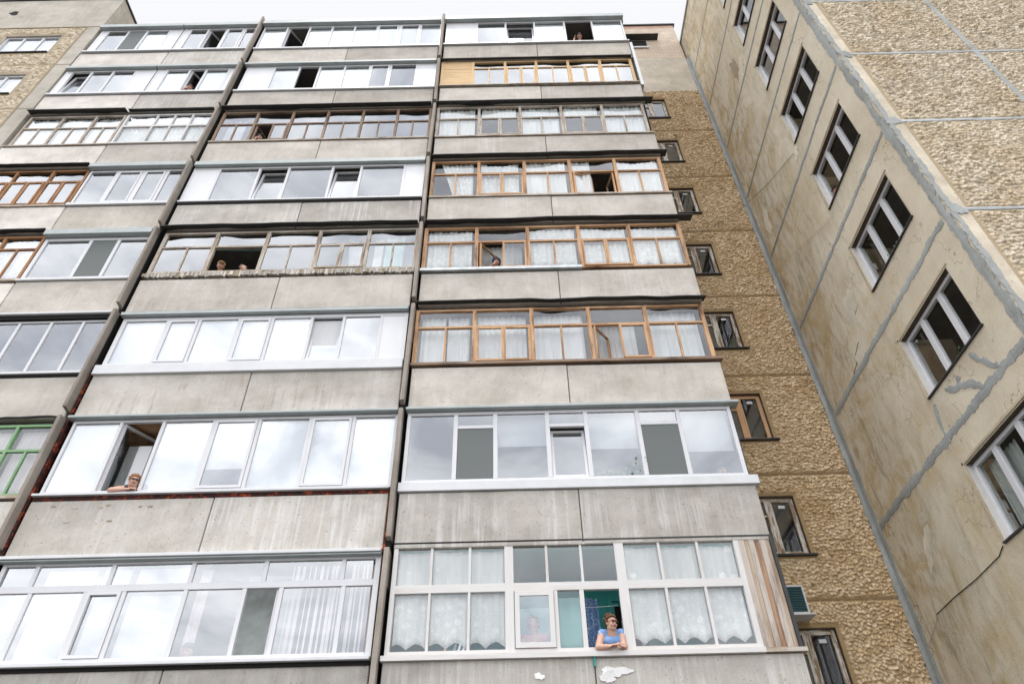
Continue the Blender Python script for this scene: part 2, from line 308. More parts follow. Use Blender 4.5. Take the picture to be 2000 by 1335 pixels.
# ------------------------------------------------------------ mesh helpers
class MB:
    def __init__(s): s.v = []; s.f = []; s.m = []
    def box(s, x0, x1, y0, y1, z0, z1, mi=0, M=None):
        b = len(s.v)
        P = [(x0,y0,z0),(x1,y0,z0),(x1,y1,z0),(x0,y1,z0),(x0,y0,z1),(x1,y0,z1),(x1,y1,z1),(x0,y1,z1)]
        if M is not None: P = [tuple(M @ Vector(p)) for p in P]
        s.v += P
        s.f += [tuple(b+i for i in q) for q in ((0,3,2,1),(4,5,6,7),(0,1,5,4),(1,2,6,5),(2,3,7,6),(3,0,4,7))]; s.m += [mi]*6
    def poly(s, pts, mi=0):
        b = len(s.v); s.v += [tuple(p) for p in pts]; s.f.append(tuple(range(b, b+len(pts)))); s.m.append(mi)
    def tube(s, pts, rad, n=6, mi=0):
        pts = [Vector(p) for p in pts]; b = len(s.v)
        for i, p in enumerate(pts):
            d = (pts[min(i+1, len(pts)-1)]-pts[max(i-1, 0)]).normalized()
            a = d.cross(Vector((.3, .5, .8))).normalized(); c = d.cross(a)
            r_ = rad[i] if isinstance(rad, (list, tuple)) else rad
            for k in range(n):
                t = 2*math.pi*k/n; s.v.append(tuple(p+r_*(math.cos(t)*a+math.sin(t)*c)))
        for i in range(len(pts)-1):
            for k in range(n):
                s.f.append((b+i*n+k, b+i*n+(k+1)%n, b+(i+1)*n+(k+1)%n, b+(i+1)*n+k)); s.m.append(mi)
        s.f.append(tuple(b+k for k in range(n))[::-1]); s.m.append(mi)
        s.f.append(tuple(b+(len(pts)-1)*n+k for k in range(n))); s.m.append(mi)
    def build(s, name, mats, parent=None, bevel=0, smooth=False, origin=None):
        me = bpy.data.meshes.new(name)
        V = np.array(s.v, float)
        if origin is None:
            lo, hi = V.min(0), V.max(0); origin = ((lo[0]+hi[0])/2, (lo[1]+hi[1])/2, lo[2])
        V = V - np.array(origin)
        me.from_pydata(V.tolist(), [], s.f)
        for m in (mats if isinstance(mats, (list, tuple)) else [mats]): me.materials.append(m)
        nm = len(me.materials)
        me.polygons.foreach_set('material_index', [min(i, nm-1) for i in s.m])
        if smooth: me.polygons.foreach_set('use_smooth', [True]*len(me.polygons))
        me.update()
        o = bpy.data.objects.new(name, me); COL.objects.link(o)
        setloc(o, origin, parent)
        if bevel:
            md = o.modifiers.new('bevel', 'BEVEL'); md.width = bevel; md.segments = 1; md.limit_method = 'ANGLE'
        return o
WLOC = {}
def setloc(o, w, parent=None):
    w = Vector(w)
    if parent is not None:
        o.parent = parent; o.location = w - WLOC[parent.name]
    else: o.location = w
    WLOC[o.name] = w
def tag(o, label=None, cat=None, group=None, kind=None):
    if label: o['label'] = label
    if cat: o['category'] = cat
    if group: o['group'] = group
    if kind: o['kind'] = kind
    return o
def empty(name, loc, label, cat, group=None):
    o = bpy.data.objects.new(name, None); COL.objects.link(o); o.empty_display_size = .2
    setloc(o, loc); return tag(o, label, cat, group)

# ------------------------------------------------------------ ground
g = MB(); g.box(-900, 900, -900, 900, -1.9, -1.6)
tag(g.build('ground', plain('asphalt_yard', (.12, .115, .11), .95, .3, 2)), kind='structure')

# ------------------------------------------------------------ main block
ZT = lambda k: 22.93-2.8*k          # top edge of the parapet of storey row k
PH = 1.02
YB = 2.775                           # plane of the recessed stone wall
YI = 1.35                            # inner wall behind the balconies
XW = 7.728                           # plane of the side wing
main = empty('apartment_building', (-3, 1.4, -1.6), 'grey concrete apartment block with rows of glazed balconies in the middle', 'building')
w = MB()
w.box(-13.98, 4.5, YI, YI+.3, -1.6, 25.6)
w.box(4.2, 4.5, YI+.3, YB+.3, -1.6, 25.6)
w.box(-13.98, 4.2, YI+.3, 12, 24.9, 25.2)
w.box(4.5, XW-.003, YB+.9, YB+1.2, -1.6, 30)
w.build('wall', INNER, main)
w = MB(); w.box(-13.98, 4.4, .12, YI, -1.6, ZT(8)-.1); w.box(-13.98, 4.4, .003, .12, -1.6, ZT(8)-PH)
w.build('base_wall', CON_GREY, main)
# roof of the top balconies
w = MB(); w.box(-13.98, 4.45, .1, YI, 24.82, 24.9); w.build('roof', INNER, main)

# stone clad surfaces with modelled relief
def stone_panel(name, mt, parent, org, ud, vd, nrm, U, V, res, cell, holes=(), joints_v=(), joints_u=(), margin=.0, seed=1, amp=.026, elong=1.0, jw=.035):
    rng = np.random.RandomState(seed)
    nu, nv = int(U/res)+1, int(V/res)+1
    u = np.linspace(0, U, nu); v = np.linspace(0, V, nv)
    uu_, vv_ = np.meshgrid(u, v)
    cu, cv = cell*elong, cell
    wob = .35*cell
    un = uu_ + wob*np.sin(vv_*9.1+1.3)*np.sin(uu_*5.3); vn = vv_ + wob*np.sin(uu_*7.7)*np.cos(vv_*4.1+.5)
    gu, gv = int(U/cu)+6, int(V/cv)+6
    ju = rng.rand(gv, gu)*.9+.05; jv = rng.rand(gv, gu)*.9+.05
    hh = rng.rand(gv, gu); tu = rng.randn(gv, gu)*.22; tv = -.30+rng.randn(gv, gu)*.2; cc = rng.rand(gv, gu)
    iu = np.floor(un/cu).astype(int)+2; iv = np.floor(vn/cv).astype(int)+2
    F1 = np.full(un.shape, 9.); F2 = F1.copy(); I = np.zeros(un.shape, int); DU = np.zeros(un.shape); DV = np.zeros(un.shape)
    for a in (-1, 0, 1):
        for b in (-1, 0, 1):
            jj = np.clip(iu+a, 0, gu-1); ii = np.clip(iv+b, 0, gv-1)
            du = (un/cu) - (iu+a-2+ju[ii, jj]); dv = (vn/cv) - (iv+b-2+jv[ii, jj])
            d = np.sqrt(du*du+dv*dv); closer = d < F1
            F2 = np.where(closer, F1, np.minimum(F2, d)); F1 = np.where(closer, d, F1)
            I = np.where(closer, ii*gu+jj, I); DU = np.where(closer, du, DU); DV = np.where(closer, dv, DV)
    e = np.clip((F2-F1)/.17, 0, 1); e = e*e*(3-2*e)
    h = e*(amp*(.45+.75*hh.ravel()[I]) + cell*(tu.ravel()[I]*DU + tv.ravel()[I]*DV))
    h += rng.randn(*h.shape)*.0006
    # smooth margins: borders of the field, rims of the openings, joints
    d = np.minimum(np.minimum(uu_, U-uu_), np.minimum(vv_, V-vv_)) if margin else np.full(un.shape, 9.)
    s = np.clip((d-margin)/.02, 0, 1) if margin else np.ones(un.shape)
    for (a0, a1, b0, b1, mg) in holes:
        dd = np.maximum(np.maximum(a0-uu_, uu_-a1), np.maximum(b0-vv_, vv_-b1)); s = np.minimum(s, np.clip((dd-mg)/.03, 0, 1))
    jn = np.interp(u, np.linspace(0, U, 40), rng.rand(40)-.5)*.02
    for j in joints_v: s = np.minimum(s, np.clip((np.abs(vv_-j-jn[None, :])-jw)/.03, 0, 1))
    for j in joints_u: s = np.minimum(s, np.clip((np.abs(uu_-j)-jw)/.03, 0, 1))
    h = h*s
    for j in joints_v: h = np.where(np.abs(vv_-j-jn[None, :]) < jw*.35, -.012, h)
    for (a0, a1, b0, b1, mg) in holes:
        dd = np.maximum(np.maximum(a0-uu_, uu_-a1), np.maximum(b0-vv_, vv_-b1)); h = np.where(dd < .012, -.03, h)
    org, ud, vd, nrm = map(np.array, (org, ud, vd, nrm))
    P = org + uu_[..., None]*ud + vv_[..., None]*vd + h[..., None]*nrm
    idx = np.arange(nu*nv).reshape(nv, nu)
    q = np.stack([idx[:-1, :-1], idx[:-1, 1:], idx[1:, 1:], idx[1:, :-1]], -1)
    keep = np.ones(q.shape[:2], bool)
    uc = (uu_[:-1, :-1]+uu_[1:, 1:])/2; vc = (vv_[:-1, :-1]+vv_[1:, 1:])/2
    for (a0, a1, b0, b1, mg) in holes: keep &= ~((uc > a0) & (uc < a1) & (vc > b0) & (vc < b1))
    q = q[keep].reshape(-1, 4)
    if np.dot(np.cross(ud, vd), nrm) < 0: q = q[:, ::-1]
    me = bpy.data.meshes.new(name)
    me.vertices.add(nu*nv); me.vertices.foreach_set('co', (P.reshape(-1, 3)-org).ravel())
    me.loops.add(q.size); me.loops.foreach_set('vertex_index', q.ravel().astype('i'))
    me.polygons.add(len(q)); me.polygons.foreach_set('loop_start', np.arange(0, q.size, 4, dtype='i')); me.polygons.foreach_set('loop_total', np.full(len(q), 4, 'i'))
    me.update(calc_edges=True)
    ca = me.color_attributes.new('stone', 'FLOAT_COLOR', 'POINT')
    C = np.ones((nu*nv, 4)); C[:, 0] = cc.ravel()[I].ravel(); C[:, 1] = (e*s).ravel(); C[:, 2] = 0
    ca.data.foreach_set('color', C.ravel())
    me.materials.append(mt); me.polygons.foreach_set('use_smooth', [True]*len(q))
    o = bpy.data.objects.new(name, me); COL.objects.link(o); setloc(o, org, parent); return o

JL = []
BW_S = [3.3+2.79*j for j in range(8)]       # sills of the windows of the recessed wall
BWX0, BWX1, BWH = 4.72, 6.2, 1.32
Z0 = 2.2
jts = [26.02-2.8*0+1.53-2.8*k for k in range(1, 10)]     # 24.75, 21.95 ...
bj = [27.55-2.8*k for k in range(2, 10)]
stone_panel('stone_wall', STONE_OCHRE, main, (4.5, YB, Z0), (1, 0, 0), (0, 0, 1), (0, -1, 0), XW-4.5-.12, 24.72-Z0, .0145, .076,
    holes=[(BWX0-4.5, BWX1-4.5, s-Z0, s+BWH-Z0, .075) for s in BW_S], joints_v=[j-Z0 for j in bj if j-Z0 > .1 and j < 24.6], seed=3)
for _i, _z in enumerate(bj):
    if 2.4 < _z < 24.6: JL.append((_i, _z))
w = MB(); w.box(4.5, XW-.12, YB-.004, YB+.3, 24.72, 27.42); w.build('attic_wall', PLASTER_ATTIC, main)
w = MB(); w.box(4.5, XW-.12, YB+.004, YB+.3, 27.42, 30.42); w.build('brick_wall', BRICK, main)
w = MB(); w.box(-13.9, XW-.05, YB-.06, YB+.5, 30.42, 30.5); w.build('roof_edge', TIN, main)
w = MB(); w.box(4.5, XW-.12, YB+.02, YB+.3, -1.6, Z0); w.build('plinth_wall', CON_BLOCK, main)
w = MB(); w.box(-13.9, 4.49, YB, YB+.3, 25.3, 30.4); w.build('parapet_wall', BRICK, main)

# vent with hood in the brick part
h = MB(); h.box(5.2, 6.72, YB-.28, YB+.01, 29.05, 29.09); o = h.build('vent_hood', TIN, main)
h = MB(); h.box(5.3, 6.2, YB-.03, YB+.0, 28.4, 28.95); ob = h.build('vent_opening', BLACK, main)
h = MB(); h.box(5.28, 6.24, YB-.07, YB-.032, 28.3, 28.38); h.build('ledge', FLASH_WHITE, ob)

def bars(mb, L, y0, y1, M=None):
    for b in L:
        x0, x1, z0, z1 = b[:4]; mi = 0 if (z1-z0) > (x1-x0) else 1
        dy = b[4] if len(b) > 4 else 0
        mb.box(x0, x1, y0-dy, y1, z0, z1, mi, M)
def frame_bars(x0, x1, z0, z1, w): return [(x0, x0+w, z0, z1), (x1-w, x1, z0, z1), (x0+w, x1-w, z0, z0+w), (x0+w, x1-w, z1-w, z1)]
def pane(parent, x0, x1, z0, z1, y, gm=GLASS, M=None, name='pane'):
    p = MB(); p.box(x0, x1, y, y+.006, z0, z1, 0, M); return p.build(name, gm, parent)

# recessed-wall windows
for j, s in enumerate(BW_S):
    yg = YB+.11
    wm = W_LIGHT if j == 2 else W_PEEL
    orange = [W_ORANGE[0], W_ORANGE[1]] if j == 2 else wm
    f = MB(); X0, X1 = BWX0, BWX1; xm = 5.64; t = s+BWH
    bars(f, frame_bars(X0, X1, s, t, .05), yg-.03, yg+.05)
    bars(f, [(xm-.035, xm+.035, s+.05, t-.05)], yg-.035, yg+.05)
    bars(f, frame_bars(xm+.036, X1-.051, s+.052, t-.052, .045), yg-.045, yg+.0)
    bars(f, frame_bars(X0+.051, xm-.036, s+.052, t-.052, .04), yg-.045, yg+.0)
    bars(f, [(X0+.092, xm-.077, t-.45, t-.40)], yg-.045, yg+.0)
    wo_ = f.build('window', orange, main)
    wo_['label'] = 'fresh orange wooden window in the stone wall' if j == 2 else 'peeling wooden window in the stone wall'
    pane(wo_, xm+.06, X1-.09, s+.09, t-.09, yg-.015, GLASS_CLEAR)
    pane(wo_, X0+.09, xm-.07, t-.40, t-.09, yg-.015, GLASS_CLEAR); pane(wo_, X0+.09, xm-.07, s+.09, t-.45, yg-.015, GLASS_CLEAR)
    sl = MB(); sl.box(X0-.02, X1+(.12 if j in (1, 2, 3) else .03), YB-.07, YB+.13, s-.035, s+.001); sl.build('sill', TIN, wo_)
    rv = MB(); rv.box(X1, X1+.03, YB+.004, YB+.4, s-.01, t+.04); rv.box(X0-.03, X0, YB+.004, YB+.4, s-.01, t+.04); rv.box(X0, X1, YB+.004, YB+.4, t, t+.04); rv.box(X0, X1, YB+.13, YB+.4, s-.05, s)
    rv.build('reveal', DARKREV, wo_)
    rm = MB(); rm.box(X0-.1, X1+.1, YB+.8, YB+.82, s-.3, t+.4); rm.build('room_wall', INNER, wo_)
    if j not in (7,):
        st = MB(); st.box(5.86, 6.0, yg-.025, yg-.018, t-.24-.0, t-.17); st.build('reflection_card', WHITECLOTH, wo_)  # small white card stands in for a bright reflection on the glass

# ------------------------------------------------------------ partition fins
def fin(xc, wd, y0, k, top=False):
    z0 = ZT(k)-PH+.13; z1 = z0+2.8-.16
    if k == 0: z1 = 25.22
    f = MB(); dx = .012*math.sin(k*2.3)
    b = len(f.v)
    P = [(xc-wd/2+dx, y0, z0+.02), (xc+wd/2+dx, y0, z0+.02), (xc+wd/2+dx, YI, z0-.12), (xc-wd/2+dx, YI, z0-.12), (xc-wd/2-dx, y0+.01, z1), (xc+wd/2-dx, y0+.01, z1), (xc+wd/2-dx, YI, z1), (xc-wd/2-dx, YI, z1)]
    f.v += P; f.f += [tuple(b+i for i in q) for q in ((0,3,2,1),(4,5,6,7),(0,1,5,4),(1,2,6,5),(2,3,7,6),(3,0,4,7))]; f.m += [0]*6
    f.build('partition_fin', CON_DARK, main, bevel=.008)
for k in range(8):
    fin(-8.33, .07, -.17, k); fin(-1.91, .085, -.13, k)
w = MB(); w.box(-8.30, -8.28, .02, YI, -1.6, 25); w.box(-1.955, -1.865, .02, .0201+.3, -1.6, 24.9); w.build('joint_filler', BLACK, main)
w = MB(); w.box(-8.295, -8.235, .012, .1, 5.1, 9.3); w.build('rusty_joint', RUST, main)

# ------------------------------------------------------------ balconies
def balcony(k, x0, x1, label, pm, split=None, inner=INNER, canopy=None, rubble=False):
    zt = ZT(k); zb = zt-PH
    b = MB(); b.box(x0+.01, x1-.01, .075, YI, zb, zb+.14)
    o = b.build('balcony', CON_GREY, main); o['label'] = label
    xs = [x0] + ([split] if split else []) + [x1]
    for i in range(len(xs)-1):
        p = MB(); g = .008
        zz = .012*math.sin(k*3.1+i*2+x0)
        n = 14
        a, c = xs[i]+(g if i else 0), xs[i+1]-(g if i < len(xs)-2 else 0)
        p.box(a, c, 0+.004*(i+k % 2), .07, zb+zz, zt+zz)
        p.build('parapet_panel', pm[min(i, len(pm)-1)], o, bevel=.012)
    i_ = MB(); i_.box(x0+.01, x1-.01, YI-.03, YI-.002, zb+.141, zb+2.79); i_.box(x0+.01, x1-.01, .12, YI-.03, zb+2.76, zb+2.79)
    i_.box(x0+.005, x0+.02, .12, YI-.03, zb+.14, zb+2.75); i_.box(x1-.02, x1-.005, .12, YI-.03, zb+.14, zb+2.75)
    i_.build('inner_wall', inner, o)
    return o
def canopy(o, x0, x1, z, deep=.16, m=TIN, seed=0, drop=.03, th=.012, wav=.02):
    deep *= .8; wav *= 1.5; n = 52; rng = random.Random(seed); c = MB()
    ys = []
    a = [rng.uniform(-1, 1) for _ in range(14)]
    def wv(t):
        i = min(int(t*13), 12); f_ = t*13-i; f_ = f_*f_*(3-2*f_)
        return a[i]*(1-f_)+a[i+1]*f_
    for i in range(n+1):
        t = i/n; x = x0+(x1-x0)*t; y = -deep+wv(t)*wav*.5; zz = z-drop+wv(t)*wav
        ys.append((x, y, zz))
    for i in range(n):
        (xa, ya, za), (xb, yb, zb) = ys[i], ys[i+1]
        c.poly([(xa, ya, za), (xb, yb, zb), (xb, .1, z+.02), (xa, .1, z+.02)])
        c.poly([(xa, ya, za+th), (xa, .1, z+.02+th), (xb, .1, z+.02+th), (xb, yb, zb+th)])
        c.poly([(xa, ya, za-.01), (xa, ya, za+th), (xb, yb, zb+th), (xb, yb, zb-.01)])
        c.poly([(xa, ya+.003, za-.01), (xb, yb+.003, zb-.01), (xb, yb+.003, zb+th), (xa, ya+.003, za+th)])
    return c.build('canopy', m, o)
def boxpart(o, name, x0, x1, y0, y1, z0, z1, m, bevel=0):
    b = MB(); b.box(x0, x1, y0, y1, z0, z1); return b.build(name, m, o, bevel=bevel)

ORD = ['first', 'second', 'third', 'fourth', 'fifth', 'sixth', 'seventh', 'eighth', 'ninth', 'tenth']
def curtain(x0, x1, z0, z1, label, m=SHEER, y=.115, amp=.018, per=.13, scallop=0, sag=0, group=None, name='curtain', cat='curtain', lean=0, seed=None, gather=0):
    rng = random.Random(seed if seed is not None else hash((round(x0, 2), round(z0, 2))) & 0xffff)
    n = max(12, int((x1-x0)/.02)); nz_ = 7; c = MB(); ph = rng.random()*6
    rows = []
    for j in range(nz_+1):
        t = j/nz_; row = []
        for i in range(n+1):
            s = i/n; x = x0+(x1-x0)*s
            zlow = z0 + (scallop*abs(math.sin(math.pi*x/.3)) if scallop else 0)
            ztop = z1 - sag*math.sin(math.pi*s)
            z = zlow+(ztop-zlow)*t
            xx = x + lean*(1-t)*(1-s) + gather*(1-t)*(.5-s)
            rows_y = y+amp*math.sin(2*math.pi*x/per+ph+.5*math.sin(x*5))*(1-.4*t)+amp*.5*math.sin(2*math.pi*x/(per*2.7))
            row.append((xx, rows_y, z))
        rows.append(row)
    for j in range(nz_):
        for i in range(n): c.poly([rows[j][i], rows[j][i+1], rows[j+1][i+1], rows[j+1][i]])
    o = c.build(name, m, smooth=True); bm = bmesh.new(); bm.from_mesh(o.data); bmesh.ops.remove_doubles(bm, verts=bm.verts, dist=1e-5); bm.to_mesh(o.data); bm.free()
    md = o.modifiers.new('cloth_thickness', 'SOLIDIFY'); md.thickness = .001
    return tag(o, label, cat, group)
def blind(x0, x1, z0, z1, label, m=BLINDC, y=.105, group='pale roller blinds behind balcony glass'):
    b = MB(); b.box(x0, x1, y, y+.004, z0+.02, z1-.03); b.tube([(x0, y+.02, z1-.015), (x1, y+.02, z1-.015)], .018); b.box(x0, x1, y-.004, y+.008, z0, z0+.02)
    return tag(b.build('roller_blind', m), label, 'blind', group)

def pvc(o, secs, z0, z1, gm=GLASS, mull=.065, fw_=.055, desc='', trans=None, blinds=None, y0=.015, ret=None, topgap=.0, fm=PVC):
    """secs: (xa, xb, kind); kinds g glass, w glass with a blind, o opaque panel, s closed sash, S closed sash with blind,
       t tilted sash, n sash swung inward (hinged left), N (hinged right), v open, k insect screen"""
    f = MB(); X0, X1 = secs[0][0], secs[-1][1]; h = mull/2
    L = [(X0, X0+fw_, z0, z1), (X1-fw_, X1, z0, z1)]
    for a, b in zip(secs[:-1], secs[1:]): L.append((b[0]-h, b[0]+h, z0+fw_, z1-fw_))
    bars(f, L, y0, y0+.07)
    bars(f, [(X0+fw_, X1-fw_, z0, z0+fw_), (X0+fw_, X1-fw_, z1-fw_, z1)], y0+.001, y0+.069)
    for i, (a, b, kd) in enumerate(secs):
        if trans and i in trans: bars(f, [(a+h, b-h, trans[i]-.035, trans[i]+.035)], y0+.002, y0+.068)
    fr = f.build('window_frame', fm, o, bevel=.004)
    nth = 0
    for i, (a, b, kd) in enumerate(secs):
        xa = a+(fw_ if i == 0 else h); xb = b-(fw_ if i == len(secs)-1 else h); za, zz = z0+fw_, z1-fw_
        if trans and i in trans:
            pane(o, xa, xb, trans[i]+.035, zz, y0+.03, gm); zz = trans[i]-.035
        if kd in 'gw': pane(o, xa, xb, za, zz, y0+.03, gm)
        elif kd == 'o': pane(o, xa, xb, za, zz, y0+.01, PVC_PANEL, name='infill_panel')
        elif kd == 'b':
            boxpart(o, 'infill_panel', xa, xb, y0+.01, y0+.02, za, zz, PVC_PANEL)
        else:
            Mx = None
            if kd == 't':
                Mx = Matrix.Translation((0, y0+.03, za)) @ Matrix.Rotation(R(-6), 4, 'X') @ Matrix.Translation((0, -y0-.03, -za))
            if kd == 'n':
                Mx = Matrix.Translation((xa, y0+.05, 0)) @ Matrix.Rotation(R(58), 4, 'Z') @ Matrix.Translation((-xa, -y0-.05, 0))
            if kd == 'N':
                Mx = Matrix.Translation((xb, y0+.05, 0)) @ Matrix.Rotation(R(-62), 4, 'Z') @ Matrix.Translation((-xb, -y0-.05, 0))
            if kd in 'sStnNk':
                s_ = MB(); yy0 = y0-.012 if kd in 'sS' else y0+.02
                if kd == 'k': yy0 = y0+.03
                bars(s_, frame_bars(xa+.004, xb-.004, za+.004, zz-.004, .05), yy0, yy0+.055, Mx)
                sh = s_.build('sash', fm, o)
                pane(o, xa+.054, xb-.054, za+.054, zz-.054, yy0+.025, gm, Mx)
                if kd == 'k': pane(o, xa+.006, xb-.006, za+.006, zz-.006, y0+.012, SCREEN, name='insect_screen')
        if kd in 'wS' or (blinds and i in blinds):
            bz0 = za if not (blinds and i in blinds) else blinds[i]
            blind(xa-.015, xb-.005, bz0, zz-.01, 'pale roller blind behind the %s pane of the %s' % (ORD[i], desc))
    return fr

def timber(o, posts, minis, z0, zt_, z1, wm, kinds, gm=GLASS, pw=.075, mw=.04, y0=.02, upper=True):
    """posts: x of the posts; minis: x of the thin lower mullion per section; kinds: f fixed, c pair of casements, L left leaf swung in, R right leaf missing, P left open, v all open, p boarded"""
    f = MB(); L = []
    for i, x in enumerate(posts):
        L.append((x-pw/2, x+pw/2, z0, z1))
    bars(f, L, y0, y0+.08)
    for a, b in zip(posts[:-1], posts[1:]):
        bars(f, [(a+pw/2, b-pw/2, z0, z0+.045), (a+pw/2, b-pw/2, z1-.05, z1), (a+pw/2, b-pw/2, zt_-.025, zt_+.025)], y0+.003, y0+.075)
    for a, b, m_, kd in zip(posts[:-1], posts[1:], minis, kinds):
        xa, xb = a+pw/2, b-pw/2
        if kd in 'fX': bars(f, [(m_-mw/2, m_+mw/2, z0+.045, zt_-.025)], y0+.006, y0+.06)
        if kd == 'p': continue
    fr = f.build('window_frame', wm, o)
    for a, b, m_, kd in zip(posts[:-1], posts[1:], minis, kinds):
        xa, xb = a+pw/2, b-pw/2; za, zz = z0+.045, zt_-.025
        if kd == 'p':
            s_ = MB(); zc = z0+.045
            while zc < z1-.06:
                hh = min(.075, z1-.055-zc); s_.box(xa, xb, y0+.01, y0+.03, zc, zc+hh-.004, 1); zc += .075
            s_.build('boarded_panel', wm, o); continue
        pane(o, xa, xb, zt_+.025, z1-.05, y0+.04, gm)
        def leaf(x_0, x_1, ang=0, hinge='l'):
            Mx = None
            if ang:
                hx = x_0 if hinge == 'l' else x_1
                Mx = Matrix.Translation((hx, y0+.05, 0)) @ Matrix.Rotation(R(ang), 4, 'Z') @ Matrix.Translation((-hx, -y0-.05, 0))
            s_ = MB(); bars(s_, frame_bars(x_0, x_1, za+.006, zz-.006, .045), y0-.022, y0+.02, Mx); s_.build('sash', wm, o)
            pane(o, x_0+.045, x_1-.045, za+.05, zz-.05, y0-.0, gm, Mx)
        if kd == 'f':
            pane(o, xa, m_-mw/2, za, zz, y0+.03, gm); pane(o, m_+mw/2, xb, za, zz, y0+.03, gm)
        elif kd == 'c': leaf(xa+.004, m_-.003); leaf(m_+.003, xb-.004)
        elif kd == 'L': leaf(xa+.004, m_-.003, 52); leaf(m_+.003, xb-.004)
        elif kd == 'R': leaf(xa+.004, m_-.003, 22); leaf(m_+.06, xb-.004, -78, 'r')
        elif kd == 'P': leaf(xa+.004, m_-.003, 75); leaf(m_+.003, xb-.004)
    return fr
def eq(a, b, n): return [a+(b-a)*i/n for i in range(n+1)]
def mid(p): return [(a+b)/2 for a, b in zip(p[:-1], p[1:])]

RX0, RX1, RS = -1.81, 4.385, 1.30
MX0, MX1, MS = -8.19, -2.0, -5.02
LX0, LXM, LX1 = -13.98, -11.03, -8.37
def zz_(k): return ZT(k)+.1, ZT(k)-PH+2.8-.02       # glazing bottom, top

# ---- right unit
o = balcony(0, RX0, RX1, 'top right balcony with white plastic glazing', [CON_GREY], RS)
pvc(o, [(-1.80, -.72, 'o'), (-.72, .27, 'g'), (.27, 1.27, 't'), (1.27, 2.32, 'w'), (2.32, 3.29, 'v'), (3.29, 4.36, 'w')], 23.05, 24.72, desc='top right balcony')
boxpart(o, 'canopy', RX0-.03, RX1+.03, -.13, .13, 24.74, 24.96, FLASH, .01); boxpart(o, 'sill', RX0-.03, RX1+.03, -.06, .09, 22.99, 23.045, FLASH_WHITE)
boxpart(o, 'side_panel', RX1+.03, RX1+.12, .02, .4, 20.15, 23.0, FLASH_WHITE)

o = balcony(1, RX0, RX1, 'balcony with light pine glazing and a slatted pine panel', [CON], RS, canopy=1)
p = [-1.80, -.86, .235, 1.21, 2.24, 3.27, 4.26]; p = [-1.79, -.81, .22, 1.22, 2.245, 3.28, 4.27]
timber(o, p, mid(p), 20.27, 21.40, 21.84, W_LIGHT, ['p', 'f', 'c', 'f', 'c', 'f'], pw=.085)
canopy(o, RX0, RX1-.05, 21.92, .12, TIN, 1); boxpart(o, 'sill', RX0-.03, RX1, -.05, .09, 20.225, 20.262, W_GREY[1])

o = balcony(2, RX0, RX1, 'balcony with weathered grey timber glazing and pale curtains', [CON], RS)
p = eq(-1.79, 4.25, 5); timber(o, p, mid(p), 17.42, 18.38, 19.02, W_GREY, 'fcfcf', gm=GLASS_CLEAR)
canopy(o, RX0-.05, RX1+.2, 19.12, .2, TIN, 2, wav=.03); boxpart(o, 'sill', RX0, RX1, -.03, .09, 17.36, 17.41, W_GREY[1])
for i, (a, b, m_) in enumerate([(-1.72, -.7, SHEER), (-.5, .5, SHEER), (.68, 1.75, WHITECLOTH), (1.9, 2.9, SHEER), (3.1, 4.2, WHITECLOTH)]):
    if i in (0, 2, 4): curtain(a, b, 17.5, 18.98, '%s curtain in the %s bay of the weathered grey balcony, right column' % ('white cotton' if m_ is WHITECLOTH else 'sheer white', ORD[i]), m_)
    else: curtain(a, b, 18.42, 18.98, 'short pale valance across the top of the %s bay of the weathered grey balcony' % ORD[i], m_)

o = balcony(3, RX0, RX1, 'balcony with orange timber glazing and embroidered net curtains, one casement standing open', [CON], RS)
p = eq(-1.77, 4.30, 5); timber(o, p, mid(p), 14.62, 15.62, 16.20, W_ORANGE, 'fcfRf', pw=.082, gm=GLASS_CLEAR)
canopy(o, RX0, RX1+.15, 16.32, .2, TIN, 3, wav=.035); boxpart(o, 'sill', RX0, RX1, -.03, .09, 14.56, 14.61, W_GREY[1])
for i, (a, b) in enumerate([(-1.55, -.7), (-.5, .5), (.7, 1.75), (1.9, 2.42), (3.12, 4.22)]):
    curtain(a, b, 14.68, 16.16, 'embroidered net curtain behind the %s bay of the orange timber balcony above the hooded boy' % ORD[i], LACE if i < 2 else SHEER, lean=.35 if i == 0 else 0, sag=.12 if i in (1, 4) else .03)

o = balcony(4, RX0, RX1, 'balcony with orange timber glazing, scalloped lace and a boy looking out', [CON], RS)
p = eq(-1.79, 4.32, 5); timber(o, p, mid(p), 11.85, 12.83, 13.38, W_ORANGE, 'fLfcf', pw=.085, gm=GLASS_CLEAR)
canopy(o, RX0, RX1+.3, 13.52, .2, TIN, 4, wav=.04); boxpart(o, 'sill', RX0-.03, 1.85, -.08, .09, 11.75, 11.83, GALV)
for i, (a, b) in enumerate([(-1.72, -.68), (.7, 1.78), (1.9, 3.0), (3.1, 4.24)]):
    curtain(a, b, 11.93, 13.3, 'white lace curtain with scalloped hem, %s one along the boy\'s balcony' % ['leftmost', 'second', 'third', 'rightmost'][i], LACE, scallop=.09)
curtain(-.5, .52, 12.0, 13.3, 'parted sheer curtain hanging behind the hooded boy', SHEER, y=.62)

